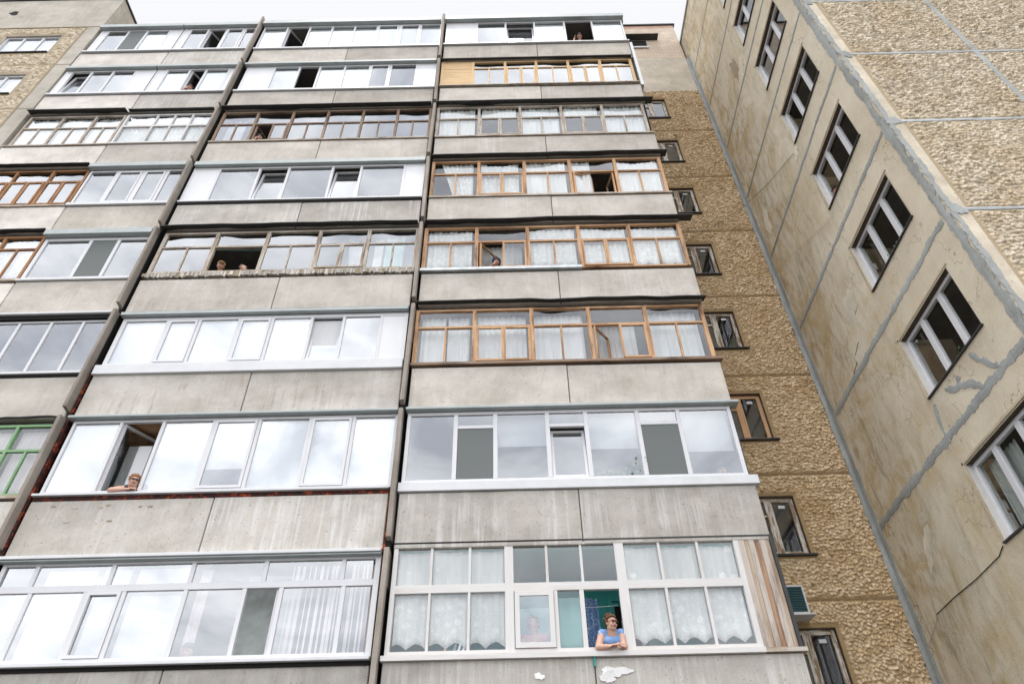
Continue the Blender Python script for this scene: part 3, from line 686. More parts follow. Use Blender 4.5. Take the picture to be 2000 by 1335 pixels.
o = balcony(5, RX0, RX1, 'balcony with worn orange timber glazing and checked net curtains', [CON], RS)
p = eq(-1.79, 4.30, 5); timber(o, p, mid(p), 9.05, 10.06, 10.58, W_ORANGE, 'fcfLf', pw=.085, gm=GLASS_CLEAR)
canopy(o, RX0, RX1+.05, 10.72, .18, TIN, 5, wav=.03); boxpart(o, 'sill', RX0-.03, RX1+.06, -.05, .09, 8.98, 9.04, W_BROWN[1])
for i, (a, b, m_, l) in enumerate([(-1.72, -1.2, WHITECLOTH, 'plain white cloth pinned in the far left pane'), (-1.15, -.68, GRIDNET, 'checked net curtain beside the pinned white cloth'), (-.52, .52, GRIDNET, 'checked net curtain behind the closed pair of casements'),
      (.7, 1.75, GRIDNET, 'checked net curtain in the middle bay'), (1.92, 2.9, GRIDNET, 'checked net curtain pulled aside by the casement swung inward'), (3.13, 4.2, WHITECLOTH, 'ribbed white curtain in the far right bay')]):
    curtain(a, b, 9.12, 10.52, l+' of the worn orange timber balcony', m_, y=.5 if i == 4 else .24)

o = balcony(6, RX0, RX1, 'balcony with white plastic glazing, top lights and dark insect screens', [CON_STREAK], RS)
tz = 7.49
pvc(o, [(-1.80, -.88, 'g'), (-.88, -.14, 'k'), (-.14, .837, 'g'), (.837, 1.561, 't'), (1.561, 2.537, 'g'), (2.537, 3.311, 'k'), (3.311, 4.32, 'g')], 6.31, 7.84, desc='screened balcony', trans={1: tz, 3: tz, 5: tz}, fw_=.07, mull=.08)
boxpart(o, 'canopy', RX0-.02, RX1+.1, -.1, .1, 7.85, 7.91, FLASH, .008); boxpart(o, 'sill', RX0-.03, RX1+.07, -.05, .09, 6.13, 6.305, FLASH_WHITE, .006)
for i, (a, b) in enumerate([(-.1, .8), (1.6, 2.5), (3.38, 4.25)]):
    blind(a, b, 7.15-.1*i, 7.8, ['pale blind half drawn in the third pane', 'pale slatted blind half drawn above the flower box', 'pale slatted blind above the visitor in a cap'][i]+' of the screened balcony', BLIND_GREY, y=.2)

o = balcony(7, RX0, RX1, 'lowest right balcony with white painted timber glazing, boards and a turquoise wall', [CON_STREAK], 1.30, inner=TEAL)
z0, zt_, z1 = 3.43, 4.42, 5.16
f = MB()
Y0, Y1 = .01, .09
bars(f, [(-1.80, -1.73, z0, z1), (.0, .14, z0, z1), (1.79, 1.94, z0, z1), (3.75, 3.83, z0, z1)], Y0, Y1)
for a, b in ((-1.73, 0), (.14, 1.79), (1.94, 3.75)):
    bars(f, [(a, b, z0-.02, z0+.05), (a, b, z1-.05, z1), (a, b, zt_-.065, zt_+.065)], Y0+.003, Y1-.003)
zl, zu = z0+.05, zt_-.065; zl2, zu2 = zt_+.065, z1-.05
bars(f, [(x-.02, x+.02, zl, zu) for x in (-1.18, -.56, 2.53, 3.15)]+[(.76, .82, zl, zu), (1.165, 1.235, zl, zu)], Y0+.006, Y1-.01)
bars(f, [(x-.02, x+.02, zl2, zu2) for x in (-1.18, -.56, .68, 1.24, 2.52, 3.15)], Y0+.006, Y1-.01)
f.build('window_frame', W_WHITE, o)
for a, b in ((-1.73, -1.2), (-1.16, -.58), (-.54, 0), (.82, 1.165), (1.94, 2.51), (2.55, 3.13), (3.17, 3.75)): pane(o, a, b, zl, zu, .05, GLASS_CLEAR)
for a, b in ((-1.73, -1.2), (-1.16, -.58), (-.54, 0), (.14, .66), (.70, 1.22), (1.26, 1.79), (1.94, 2.5), (2.54, 3.13), (3.17, 3.75)): pane(o, a, b, zl2, zu2, .05, GLASS_CLEAR)
s_ = MB(); bars(s_, frame_bars(.15, .755, zl+.01, zu-.01, .075), -.015, .03); s_.build('sash', W_WHITE, o); pane(o, .225, .68, zl+.08, zu-.08, .0, GLASS)
bds = MB(); x = 3.83
for i, bw in enumerate((.1, .075, .09, .085, .1, .07)):
    bds.box(x, x+bw-.004, .01+.008*(i % 2), .06, z0-.01, z1+.01, i % 4); x += bw
bds.build('board_panel', [BOARDS[0], BOARDS[2], BOARDS[3], BOARDS[1]], o)
boxpart(o, 'corner_strip', 4.351, 4.40, -.02, .1, z0-.02, z1, TIN)
boxpart(o, 'sill', RX0-.03, 3.83, -.06, .09, 3.335, 3.408, W_WHITE[1]); boxpart(o, 'sill', 3.83, RX1+.06, -.05, .09, 3.34, 3.40, W_GREY[1])
boxpart(o, 'flashing', RX0, RX1, .0, .1, 5.17, 5.2, TIN)
dr = MB(); dr.box(1.83, 2.4, YI-.08, YI-.04, 2.5, 4.62, 0); bars(dr, frame_bars(1.75, 2.48, 2.42, 4.72, .08), YI-.1, YI-.035); dr.build('balcony_door', [TEAL, TEAL], o)
boxpart(o, 'door_glass', 1.86, 2.38, YI-.095, YI-.085, 3.3, 4.55, BLACK)
bf = MB(); bars(bf, frame_bars(1.95, 2.30, 3.35, 4.3, .05), YI-.12, YI-.1); bf.build('door_frame', W_WHITE, o)
for i, (a, b) in enumerate([(-1.70, -1.22), (-1.14, -.6), (-.52, -.02), (1.97, 2.49), (2.57, 3.11), (3.19, 3.72)]):
    side = 'left' if i < 3 else 'right'
    curtain(a-.02, b+.02, 3.53, 4.36, 'flowered scalloped lace, %s pane of the %s lower window, lowest right balcony' % (ORD[i % 3], side), LACE, scallop=.09, amp=.012)
    curtain(a-.02, b+.02, 4.44, 5.08, 'sheer sprigged valance, %s top pane of the %s window, lowest right balcony' % (ORD[i % 3], side), SPRIG, amp=.012, sag=.02)
curtain(1.24, 1.47, 3.42, 4.36, 'dark blue printed curtain gathered beside the woman in blue', BLUEPRINT, y=.4, amp=.055, per=.085, gather=-.05)
curtain(.16, .75, 3.52, 4.34, 'pale turquoise cloth behind the woman in pink', TEALCLOTH, y=.7, per=.3)
curtain(.84, 1.19, 3.52, 4.34, 'pale turquoise cloth behind the pane left of the woman in blue', TEALCLOTH, y=.3, per=.3, amp=.01)
# plaster patches on the lowest parapet
def blob(name, plane, c, ru, rv, m, parent, seed, th=.006, n=64, rot=0):
    rng = random.Random(seed); ph = [rng.uniform(0, 6.28) for _ in range(5)]
    b = MB(); pts = []
    for i in range(n):
        t = 2*math.pi*i/n; r_ = 1+.16*math.sin(2*t+ph[0])+.13*math.sin(3*t+ph[1])+.1*math.sin(5*t+ph[2])+.07*math.sin(9*t+ph[3])+rng.uniform(-.06, .06)
        a_, b_ = ru*r_*math.cos(t), rv*r_*math.sin(t); a_, b_ = a_*math.cos(rot)-b_*math.sin(rot), a_*math.sin(rot)+b_*math.cos(rot)
        pts.append((c[0]+a_, c[1]+b_))
    if plane[0] == 'Y': P = lambda p, o_: (p[0], plane[1]-o_, p[1])
    else: P = lambda p, o_: (plane[1]-o_, p[0], p[1])
    top = [P(p, th) for p in pts]; bot = [P(p, -.002) for p in pts]
    cc = P(c, th)
    for i in range(n): b.poly([cc, top[i], top[(i+1) % n]]); b.poly([top[i], bot[i], bot[(i+1) % n], top[(i+1) % n]])
    return b.build(name, m, parent)
blob('filler_patch', ('Y', -.001), (1.6, 3.13), .19, .075, WHITEFILL, o, 4); blob('filler_patch', ('Y', -.001), (.48, 3.09), .07, .045, WHITEFILL, o, 9); blob('filler_patch', ('Y', -.001), (1.48, 3.06), .1, .09, WHITEFILL, o, 14, th=.010)
boxpart(o, 'bent_strip', 1.285, 1.315, -.03, -.005, 3.2, 3.335, TEAL)

# ---- middle unit
o = balcony(0, MX0, MX1, 'top middle balcony with white plastic glazing and one open sash', [CON], MS)
pvc(o, [(-8.2, -7.365, 'w'), (-7.365, -6.577, 'n'), (-6.577, -5.789, 'w'), (-5.789, -5.0, 'w'), (-5.0, -4.21, 'w'), (-4.21, -3.425, 'S'), (-3.425, -2.683, 'S'), (-2.683, -1.97, 'w')], 23.05, 24.70, desc='top middle balcony')
boxpart(o, 'canopy', MX0-.05, MX1, -.13, .13, 24.72, 24.94, FLASH, .01); boxpart(o, 'sill', MX0-.02, MX1, -.05, .09, 22.97, 23.045, FLASH_WHITE)
o = balcony(1, MX0, MX1, 'middle balcony, second from top, with white plastic glazing and one dark open pane', [CON], MS)
pvc(o, [(-8.12, -7.214, 'o'), (-7.214, -6.407, 'w'), (-6.407, -5.748, 'v'), (-5.748, -4.941, 'w'), (-4.941, -4.134, 'w'), (-4.134, -3.454, 's'), (-3.454, -2.625, 'g'), (-2.625, -1.99, 'o')], 20.25, 21.78, desc='middle balcony second from the top')
boxpart(o, 'canopy', MX0, MX1, -.1, .12, 21.79, 21.89, FLASH, .01); boxpart(o, 'sill', MX0, MX1, -.05, .09, 20.17, 20.245, FLASH_WHITE)
o = balcony(2, MX0, MX1, 'middle balcony with worn brown timber glazing and a person resting their cheek on a hand', [CON], MS)
p = [-8.13, -7.12, -6.07, -5.04, -4.0, -2.98, -2.02]; mm = mid(p); mm[1] = -6.56
timber(o, p, mm, 17.42, 18.33, 19.0, W_BROWN, ['f', 'P', 'f', 'f', 'f', 'f'], pw=.07)
canopy(o, MX0-.05, MX1, 19.12, .2, TIN, 12, wav=.03); boxpart(o, 'sill', MX0, MX1, -.03, .09, 17.36, 17.41, W_GREY[1])
curtain(-8.05, -7.5, 17.5, 18.95, 'sheer curtain at the left end of the worn brown timber balcony', SHEER, y=.3)
o = balcony(3, MX0, MX1, 'middle balcony with white plastic glazing and two tilted sashes', [CON_STREAK], MS)
pvc(o, [(-8.22, -7.513, 'o'), (-7.513, -6.432, 'g'), (-6.432, -5.644, 't'), (-5.644, -4.471, 'g'), (-4.471, -3.701, 't'), (-3.701, -2.54, 'g'), (-2.54, -1.99, 'o')], 14.63, 16.12, desc='balcony with two tilted sashes')
boxpart(o, 'canopy', MX0-.02, MX1, -.09, .12, 16.14, 16.31, FLASH, .01); boxpart(o, 'sill', MX0-.02, MX1, -.05, .09, 14.58, 14.628, FLASH_WHITE); boxpart(o, 'gap_strip', MX0, MX1, -.01, .09, 14.49, 14.575, BLACK)
o = balcony(4, MX0, MX1, 'middle balcony with grey timber glazing, a wide opening with two people and a crumbling tile edge', [CON], MS)
p = [-8.1, -6.84, -5.61, -4.36, -3.17, -2.0]; timber(o, p, [-7.45, -6.2, -4.99, -3.76, -2.55], 11.97, 12.86, 13.40, W_GREY, 'fvfcf', pw=.085)
canopy(o, MX0-.05, MX1, 13.52, .2, TIN, 14, wav=.03)
rb = MB(); x = MX0
rg = random.Random(5)
while x < MX1-.03:
    wd = rg.uniform(.018, .07); rb.box(x, x+wd-.004, -.005-rg.random()*.035, .06, 11.77+rg.random()*.05, 11.955-rg.random()*.05, rg.choice((0, 1, 1, 1, 2))); x += wd
rb.build('rubble_edge', [CON_CREAM, CON_GREY, MORTAR_TAN], o)
curtain(-3.72, -3.25, 12.05, 13.3, 'thin white curtain left of the turquoise one in the grey timber balcony', SHEER, y=.35, lean=.12)
curtain(-3.05, -2.85, 12.05, 13.3, 'narrow white curtain beside the turquoise cloth in the grey timber balcony', SHEER, y=.3)
curtain(-2.78, -2.33, 12.05, 13.35, 'pale turquoise curtain at the right end of the grey timber balcony', TEALCLOTH, y=.28, per=.2, amp=.03)
for i, (za, zb_) in enumerate([(13.2, 13.21), (13.14, 13.07)]):
    l = MB(); l.tube([(-7.15, .35, za), (-6.4, .35, (za+zb_)/2-.01), (-5.6, .35, zb_)], .005)
    tag(l.build('clothes_line', TEALCLOTH), ['upper turquoise clothes line stretched across the dark opening above two people', 'lower sagging turquoise clothes line above the two people'][i], 'clothes line')
o = balcony(5, MX0, MX1, 'middle balcony with bright white plastic glazing and a wide white sill', [CON_STREAK], MS)
pvc(o, [(-8.14, -7.155, 'w'), (-7.155, -6.467, 'S'), (-6.467, -5.617, 'w'), (-5.617, -4.903, 'S'), (-4.903, -4.06, 'w'), (-4.06, -3.371, 't'), (-3.371, -2.562, 'g'), (-2.562, -2.0, 'o')], 9.17, 10.52, gm=GLASS_MIRR, desc='balcony with the wide white sill', fw_=.09, blinds={5: 9.35})
boxpart(o, 'canopy', MX0, MX1, -.09, .1, 10.54, 10.63, FLASH, .01); boxpart(o, 'sill', MX0-.02, MX1, -.06, .09, 8.93, 9.165, FLASH_WHITE, .006)
boxpart(o, 'gap_strip', MX0, MX1, -.004, .09, 10.64, 10.71, TIN)
o = balcony(6, MX0, MX1, 'middle balcony with tall white plastic glazing where the woman in sunglasses leans out', [CON_STREAK], MS)
pvc(o, [(-8.13, -7.209, 'w'), (-7.209, -6.402, 'n'), (-6.402, -5.448, 'w'), (-5.448, -4.585, 's'), (-4.585, -3.624, 'w'), (-3.624, -2.805, 'S'), (-2.805, -1.98, 'w')], 6.26, 7.83, gm=GLASS_MIRR, desc='balcony of the woman in sunglasses', blinds={3: 6.75})
boxpart(o, 'canopy', MX0-.03, MX1+.02, -.1, .1, 7.84, 7.895, FLASH, .01); boxpart(o, 'sill', MX0-.02, MX1, -.05, .09, 6.215, 6.255, FLASH_WHITE)
boxpart(o, 'ceiling_lining', MX0+.02, MX1-.02, .12, 1.3, 7.85, 7.87, W_ORANGE[1])
boxpart(o, 'rusty_gap', MX0, MX1, .012, .09, 6.10, 6.21, RUST); boxpart(o, 'side_wall_panel', -6.39, -6.36, .35, 1.2, 6.2, 7.8, PVC_PANEL)
boxpart(o, 'reflection_panel', -7.14, -6.70, .42, .44, 6.2, 7.5, PVC_PANEL); boxpart(o, 'inner_panel', -7.18, -6.41, .62, .65, 6.2, 7.6, plain('beige_lining', (.50, .46, .40), .6))  # white panel added to stand for the bright reflection in the open sash
boxpart(o, 'rusty_edge', MX1, MX1+.04, .01, .08, 5.1, 6.2, RUST)
o = balcony(7, MX0, MX1, 'lowest middle balcony with large white plastic glazing, vertical strip blinds and an open sash', [CON_STREAK], MS)
z0, zt_, z1 = 3.42, 4.56, 5.0
f = MB(); 
lowm = [-7.5, -6.62, -6.01, -5.04, -4.11, -3.53, -2.55]; upm = [-7.56, -6.32, -5.03, -3.85, -2.6]
bars(f, [(MX0+.05, MX0+.12, z0, z1), (MX1-.09, MX1, z0, z1)], .015, .085)
bars(f, [(MX0+.12, MX1-.09, z0, z0+.07), (MX0+.12, MX1-.09, z1-.05, z1), (MX0+.12, MX1-.09, zt_-.055, zt_+.055)], .016, .084)
bars(f, [(x-.035, x+.035, z0+.07, zt_-.055) for x in lowm]+[(x-.035, x+.035, zt_+.055, z1-.05) for x in upm], .018, .08)
f.build('window_frame', PVC, o, bevel=.004)
xs = [MX0+.12]+lowm+[MX1-.09]
for i in range(len(xs)-1):
    a, b = xs[i]+.035, xs[i+1]-.035
    if i == 5: continue
    pane(o, a, b, z0+.07, zt_-.055, .045, GLASS_MIRR if i < 4 else GLASS)
s_ = MB(); bars(s_, frame_bars(-6.58, -6.05, z0+.075, zt_-.06, .05), .0, .05); s_.build('sash', PVC, o)
Mx = Matrix.Translation((-3.57, .07, 0)) @ Matrix.Rotation(R(-72), 4, 'Z') @ Matrix.Translation((3.57, -.07, 0))
s_ = MB(); bars(s_, frame_bars(-4.07, -3.57, z0+.075, zt_-.06, .05), .03, .08, Mx); s_.build('sash', PVC, o); pane(o, -4.02, -3.62, z0+.125, zt_-.11, .055, GLASS, Mx)
boxpart(o, 'inner_panel', -4.3, -3.4, .6, .63, 3.3, 4.95, plain('grey_lining', (.58, .61, .59), .6, .35, 4))
xs = [MX0+.12]+upm+[MX1-.09]
for i in range(len(xs)-1): pane(o, xs[i]+.035, xs[i+1]-.035, zt_+.055, z1-.05, .045, GLASS_MIRR if i < 3 else GLASS)
boxpart(o, 'canopy', MX0, MX1, -.12, .02, 5.02, 5.075, FLASH_WHITE, .006); boxpart(o, 'flashing', MX0, MX1, -.09, .02, 4.99, 5.01, FLASH)
boxpart(o, 'sill', MX0, MX1, -.09, .09, 3.36, 3.415, FLASH_WHITE, .006); boxpart(o, 'gap_strip', MX0, MX1, -.02, .09, 3.3, 3.355, BLACK)
for i, (a, b) in enumerate([(-7.46, -6.66), (-6.54, -6.09), (-5.97, -5.08)]):
    blind(a, b, 3.5, 4.5, 'pale roller blind behind the %s big lower pane of the lowest middle balcony' % ORD[i], y=.2)
    blind(a-(.0 if i else 0), b, 4.62, 4.95, 'short pale blind behind the %s top light of the lowest middle balcony' % ORD[i], y=.2)
rg = random.Random(3)
for i, x in enumerate([-3.45, -3.39, -3.3, -3.18, -3.1, -3.0, -2.9, -2.82, -2.76, -2.68, -2.48, -2.4, -2.31, -2.25, -2.16]):
    wd = rg.choice((.02, .03, .05)); s = MB(); s.box(x, x+wd, .2, .203, 3.5, 4.93); s.box(x-.003, x+wd+.003, .196, .207, 3.49, 3.51)
    tag(s.build('blind_strip', PINKSTRIP), '%s vertical blind strip, %s from the left in the lowest middle balcony' % ('pink' if i < 3 else 'white', (ORD+['eleventh', 'twelfth', 'thirteenth', 'fourteenth', 'fifteenth'])[i]), 'blind', 'vertical blind strips')
cu = curtain(-4.98, -4.8, 3.5, 4.95, 'pale pink curtain edge beside the person in a dark cap', PINKSTRIP, y=.3, per=.08)

mm_ = [b for b in bpy.data.objects if b.name.startswith('balcony') and b.get('label', '').startswith('middle balcony with tall white')][0]
rg = random.Random(12)
for i in range(9): blob('spall_mark', ('Y', -.003), (rg.uniform(-8, -5.2), rg.choice((6.02, 5.98, 5.72))), rg.uniform(.015, .05), rg.uniform(.01, .02), [MORTAR_TAN, CON_STREAK, MORTAR_TAN][i % 3], mm_, 300+i, th=.004)
# ---- left unit: two flats per storey
def lpair(k, ll, rl, lm=CON_CREAM, rm=CON_GREY):
    a = balcony(k, LX0, LXM-.012, ll, [lm]); b = balcony(k, LXM+.012, LX1, rl, [rm]); return a, b
a, b = lpair(0, 'top left balcony with white glazing and a brown pane', 'top balcony beside the first fin with an open tilted sash', CON_CREAM, CON_STREAK)
pvc(a, [(-13.9, -13.66, 'o'), (-13.66, -12.93, 'g'), (-12.93, -12.28, 'k'), (-12.28, -11.49, 'w'), (-11.49, -11.04, 'o')], 23.1, 24.68, desc='top far left balcony')
pvc(b, [(-11.0, -10.76, 'o'), (-10.76, -10.138, 'g'), (-10.138, -9.488, 'n'), (-9.488, -8.839, 's'), (-8.839, -8.4, 'g')], 23.1, 24.68, desc='top balcony left of the first fin')
for q, x0, x1 in ((a, LX0+.02, LXM-.01), (b, LXM+.01, LX1)):
    boxpart(q, 'canopy', x0, x1, -.12, .13, 24.7, 24.9, FLASH, .01); boxpart(q, 'sill', x0, x1, -.05, .09, 23.02, 23.09, FLASH_WHITE)
a, b = lpair(1, 'far left balcony with white glazing and a wide tilted pane, second row', 'balcony with white glazing and a curly haired person looking out', CON_CREAM, CON_STREAK)
pvc(a, [(-13.95, -13.75, 'o'), (-13.75, -13.1, 't'), (-13.1, -12.41, 'g'), (-12.41, -11.69, 'g'), (-11.69, -11.04, 'o')], 20.28, 21.75, desc='far left balcony second row')
pvc(b, [(-11.0, -10.68, 'o'), (-10.68, -9.94, 'w'), (-9.94, -9.415, 'n'), (-9.415, -8.676, 'w'), (-8.676, -8.39, 'o')], 20.28, 21.75, desc='balcony of the curly haired person')
for q, x0, x1 in ((a, LX0+.02, LXM-.01), (b, LXM+.01, LX1)):
    boxpart(q, 'canopy', x0, x1, -.1, .13, 21.77, 21.9, FLASH, .01); boxpart(q, 'sill', x0, x1, -.05, .09, 20.2, 20.275, FLASH_WHITE)
a, b = lpair(2, 'far left balcony with weathered grey timber glazing, third row', 'balcony with white painted timber glazing and wavy lace, third row', CON_CREAM, CON)
p = [-13.85, -12.87, -11.91, -11.07]; timber(a, p, mid(p), 17.42, 18.33, 18.98, W_GREY, 'fff', pw=.06)
canopy(a, LX0+.02, LXM-.02, 19.12, .2, TIN, 21, wav=.02); boxpart(a, 'sill', LX0+.02, LXM, -.03, .09, 17.36, 17.41, W_GREY[1])
f = MB(); z0, zt_, z1 = 17.45, 18.36, 18.98
bars(f, [(-11.0, -10.94, z0, z1), (-8.43, -8.37, z0, z1)]+[(x-.022, x+.022, z0, z1) for x in (-10.09, -9.57, -9.05)], .015, .08)
for aa, bb in ((-10.94, -10.112), (-10.068, -9.592), (-9.548, -9.072), (-9.028, -8.43)): bars(f, [(aa, bb, z0, z0+.05), (aa, bb, z1-.05, z1), (aa, bb, zt_-.04, zt_+.04)], .018, .078)
f.build('window_frame', W_WHITE, b)
for aa, bb in ((-10.94, -10.112), (-10.068, -9.592), (-9.548, -9.072), (-9.028, -8.43)):
    pane(b, aa, bb, z0+.05, zt_-.04, .05, GLASS_CLEAR); pane(b, aa, bb, zt_+.04, z1-.05, .05, GLASS)
for i, (aa, bb) in enumerate(((-10.92, -10.12), (-10.06, -9.6), (-9.54, -9.08), (-9.02, -8.44))): curtain(aa, bb, z0+.06, z1-.08, 'wavy lace curtain behind the %s pane of the white painted timber balcony, left column' % ORD[i], LACE, scallop=.07)
canopy(b, LXM+.02, LX1-.1, 19.13, .14, TIN, 22, wav=.01); boxpart(b, 'sill', LXM+.01, LX1, -.04, .09, 17.38, 17.44, W_WHITE[1])
for i, (aa, bb) in enumerate(((-13.8, -12.95), (-12.82, -12.0), (-11.85, -11.1))): curtain(aa, bb, 17.5, 18.9, 'sheer curtain behind the %s bay of the far left grey timber balcony' % ORD[i], SHEER)
a, b = lpair(3, 'far left balcony with orange timber glazing, fourth row', 'balcony with four white framed grey panes, fourth row', CON_CREAM, CON_GREY)
p = [-13.9, -12.97, -12.0, -11.07]; timber(a, p, mid(p), 14.62, 15.66, 16.18, W_RED, 'ccc', pw=.06)
canopy(a, LX0+.02, LXM-.02, 16.32, .18, TIN, 23, wav=.02); boxpart(a, 'sill', LX0+.02, LXM, -.03, .09, 14.56, 14.61, W_GREY[1])
pvc(b, [(-11.0, -10.24, 'g'), (-10.24, -9.529, 's'), (-9.529, -8.897, 's'), (-8.897, -8.38, 'g')], 14.65, 16.1, desc='', mull=.08)
boxpart(b, 'canopy', LXM, LX1-.05, -.12, .12, 16.13, 16.3, FLASH, .01); boxpart(b, 'sill', LXM, LX1, -.05, .09, 14.55, 14.64, FLASH_WHITE)
a, b = lpair(4, 'far left balcony with orange timber glazing and patterned curtains, fifth row', 'balcony with white plastic glazing and a dark screened middle pane', CON_CREAM, CON)
p = [-13.9, -12.97, -12.0, -11.07]; timber(a, p, mid(p), 11.85, 12.93, 13.4, W_RED, 'fff', pw=.06)
canopy(a, LX0+.02, LXM-.02, 13.52, .18, TIN, 24, wav=.02); boxpart(a, 'sill', LX0+.02, LXM, -.03, .09, 11.78, 11.84, W_GREY[1])
for i, (aa, bb) in enumerate(((-13.8, -13.05), (-12.9, -12.08), (-11.95, -11.12))): curtain(aa, bb, 11.95, 13.3, 'patterned white curtain behind the %s bay of the far left orange balcony, fifth row' % ORD[i], LACE)
pvc(b, [(-11.0, -9.861, 'g'), (-9.861, -9.188, 'k'), (-9.188, -8.39, 'g')], 11.82, 13.28, desc='', mull=.08, fw_=.09)
boxpart(b, 'canopy', LXM, LX1-.05, -.12, .12, 13.3, 13.49, FLASH, .01); boxpart(b, 'sill', LXM, LX1, -.05, .09, 11.76, 11.815, FLASH_WHITE)
a, b = lpair(5, 'far left balcony with plain white glazing, sixth row', 'balcony with slim white frames and dark reflecting panes, left column', CON_CREAM, CON)
pvc(a, [(-13.9, -12.9, 'g'), (-12.9, -12.0, 'g'), (-12.0, -11.05, 'g')], 9.05, 10.55)
pvc(b, [(-11.0, -10.346, 'g'), (-10.346, -9.66, 'g'), (-9.66, -8.976, 'g'), (-8.976, -8.39, 'g')], 9.05, 10.5, gm=GLASS, mull=.06, fw_=.05)
boxpart(b, 'canopy', LXM, LX1-.03, -.1, .12, 10.62, 10.68, FLASH_WHITE, .01); boxpart(b, 'flashing', LXM, LX1-.05, -.04, .1, 10.51, 10.615, BLACK); boxpart(b, 'sill', LXM, LX1, -.05, .09, 8.99, 9.045, FLASH_WHITE); boxpart(b, 'gap_strip', LXM, LX1, -.005, .09, 8.92, 8.985, BLACK)
a, b = lpair(6, 'far left balcony with plain white glazing, seventh row', 'balcony with green painted timber glazing and a mauve curtain', CON_CREAM, CON_STREAK)
pvc(a, [(-13.9, -12.9, 'g'), (-12.9, -12.0, 'g'), (-12.0, -11.05, 'g')], 6.25, 7.75)
p = [-11.0, -10.0, -9.155, -8.39]; timber(b, p, mid(p), 6.26, 7.2, 7.78, W_GREEN, 'fff', gm=GLASS_CLEAR, pw=.05)
canopy(b, LXM+.02, LX1-.05, 7.93, .08, TIN, 26, wav=.02); boxpart(b, 'sill', LXM, LX1, -.03, .09, 6.19, 6.25, W_GREY[1])
MAUVE = cloth('mauve_white_cloth', (.70, .63, .64))
for i, (aa, bb) in enumerate(((-10.9, -10.05), (-9.95, -9.2), (-9.1, -8.45))): curtain(aa, bb, 6.3, 7.7, 'mauve white curtain behind the %s bay of the green timber balcony' % ORD[i], MAUVE, y=.16, amp=.01)
a, b = lpair(7, 'lowest far left balcony with plain white glazing', 'lowest balcony left of the first fin with plain white glazing', CON_CREAM, CON)
pvc(a, [(-13.9, -12.9, 'g'), (-12.9, -12.0, 'g'), (-12.0, -11.05, 'g')], 3.45, 4.95); pvc(b, [(-11.0, -10.0, 'g'), (-10.0, -9.2, 'g'), (-9.2, -8.39, 'g')], 3.45, 4.95)

# ------------------------------------------------------------ left block
lb = empty('corner_building', (-17, 6, -1.6), 'taller stone clad corner block at the upper left with a plain concrete top', 'building')
XL = -14.03
holes = [(-17.12, -15.17, s, s+1.26) for s in (23.12, 20.36, 17.6, 14.8)]
stone_panel('stone_wall', STONE_PALE, lb, (-19.5, .0, 14.3), (1, 0, 0), (0, 0, 1), (0, -1, 0), 19.5-14.5, 24.98-14.3, .03, .1,
    holes=[(a+19.5, b+19.5, s-14.3, t-14.3, .12) for a, b, s, t in holes], joints_v=[22.2-14.3, 19.42-14.3, 16.62-14.3], seed=11, margin=.05, amp=.02)
w = MB(); w.box(-14.5, XL, -.01, .35, 14, 25.0); w.box(-19.6, XL, -.014, .35, 25.0, 27.33); w.box(-19.6, XL, .0, .35, -1.6, 14.29); w.box(XL-.3, XL-.003, .35, 12, -1.6, 27.33)
w.box(-19.6, XL-.3, .9, 1.1, -1.6, 27.3)
w.build('wall', CON_BLOCK, lb, bevel=.01)
w = MB(); w.box(-19.7, XL+.05, -.06, 12, 27.335, 27.40); w.build('roof_edge', TIN, lb)
w = MB(); w.box(-14.56, -14.5, -.016, .0, 14, 24.98); w.box(-19.5, -14.03, -.02, -.012, 24.97, 25.03)
for z in (22.2, 19.42, 16.62): w.box(-14.5, -14.03, -.016, -.0099, z-.02, z+.02)
w.build('joint_seam', MORTAR_TAN, lb)
b_ = blob('wall_hole', ('Y', -.017), (-17.7, 26.25), .17, .15, BLACK, lb, 5, th=.003)
for i, (a, b, s, t) in enumerate(holes):
    f = MB(); bars(f, frame_bars(a, b, s, t, .07), .06, .13); bars(f, [(a+.63, a+.69, s+.07, t-.07), (a+1.28, a+1.34, s+.07, t-.07)], .055, .125)
    wv_ = f.build('window', PVC, lb)
    for xa, xb in ((a+.07, a+.63), (a+.69, a+1.28), (a+1.34, b-.07)): pane(wv_, xa, xb, s+.07, t-.07, .09, GLASS_MIRR)
    sl = MB(); sl.box(a-.02, b+.02, -.06, .06, s-.03, s); sl.build('sill', TIN, wv_)
    rv = MB(); rv.box(a-.02, a, .0, .3, s, t); rv.box(b, b+.02, .0, .3, s, t); rv.box(a, b, .0, .3, t, t+.02); rv.box(a, b, .0601, .3, s-.03, s); rv.build('reveal', CON_BLOCK, wv_)
    if i < 2:
        for q, (xa, xb) in enumerate(((a+.07, a+.63), (a+.69, a+1.28), (a+1.34, b-.07))): blind(xa, xb, s+.08, t-.08, 'white roller blind in the %s pane of the %s corner block window' % (ORD[q], ['upper', 'lower'][i]), y=.2, group='white blinds in the corner block')

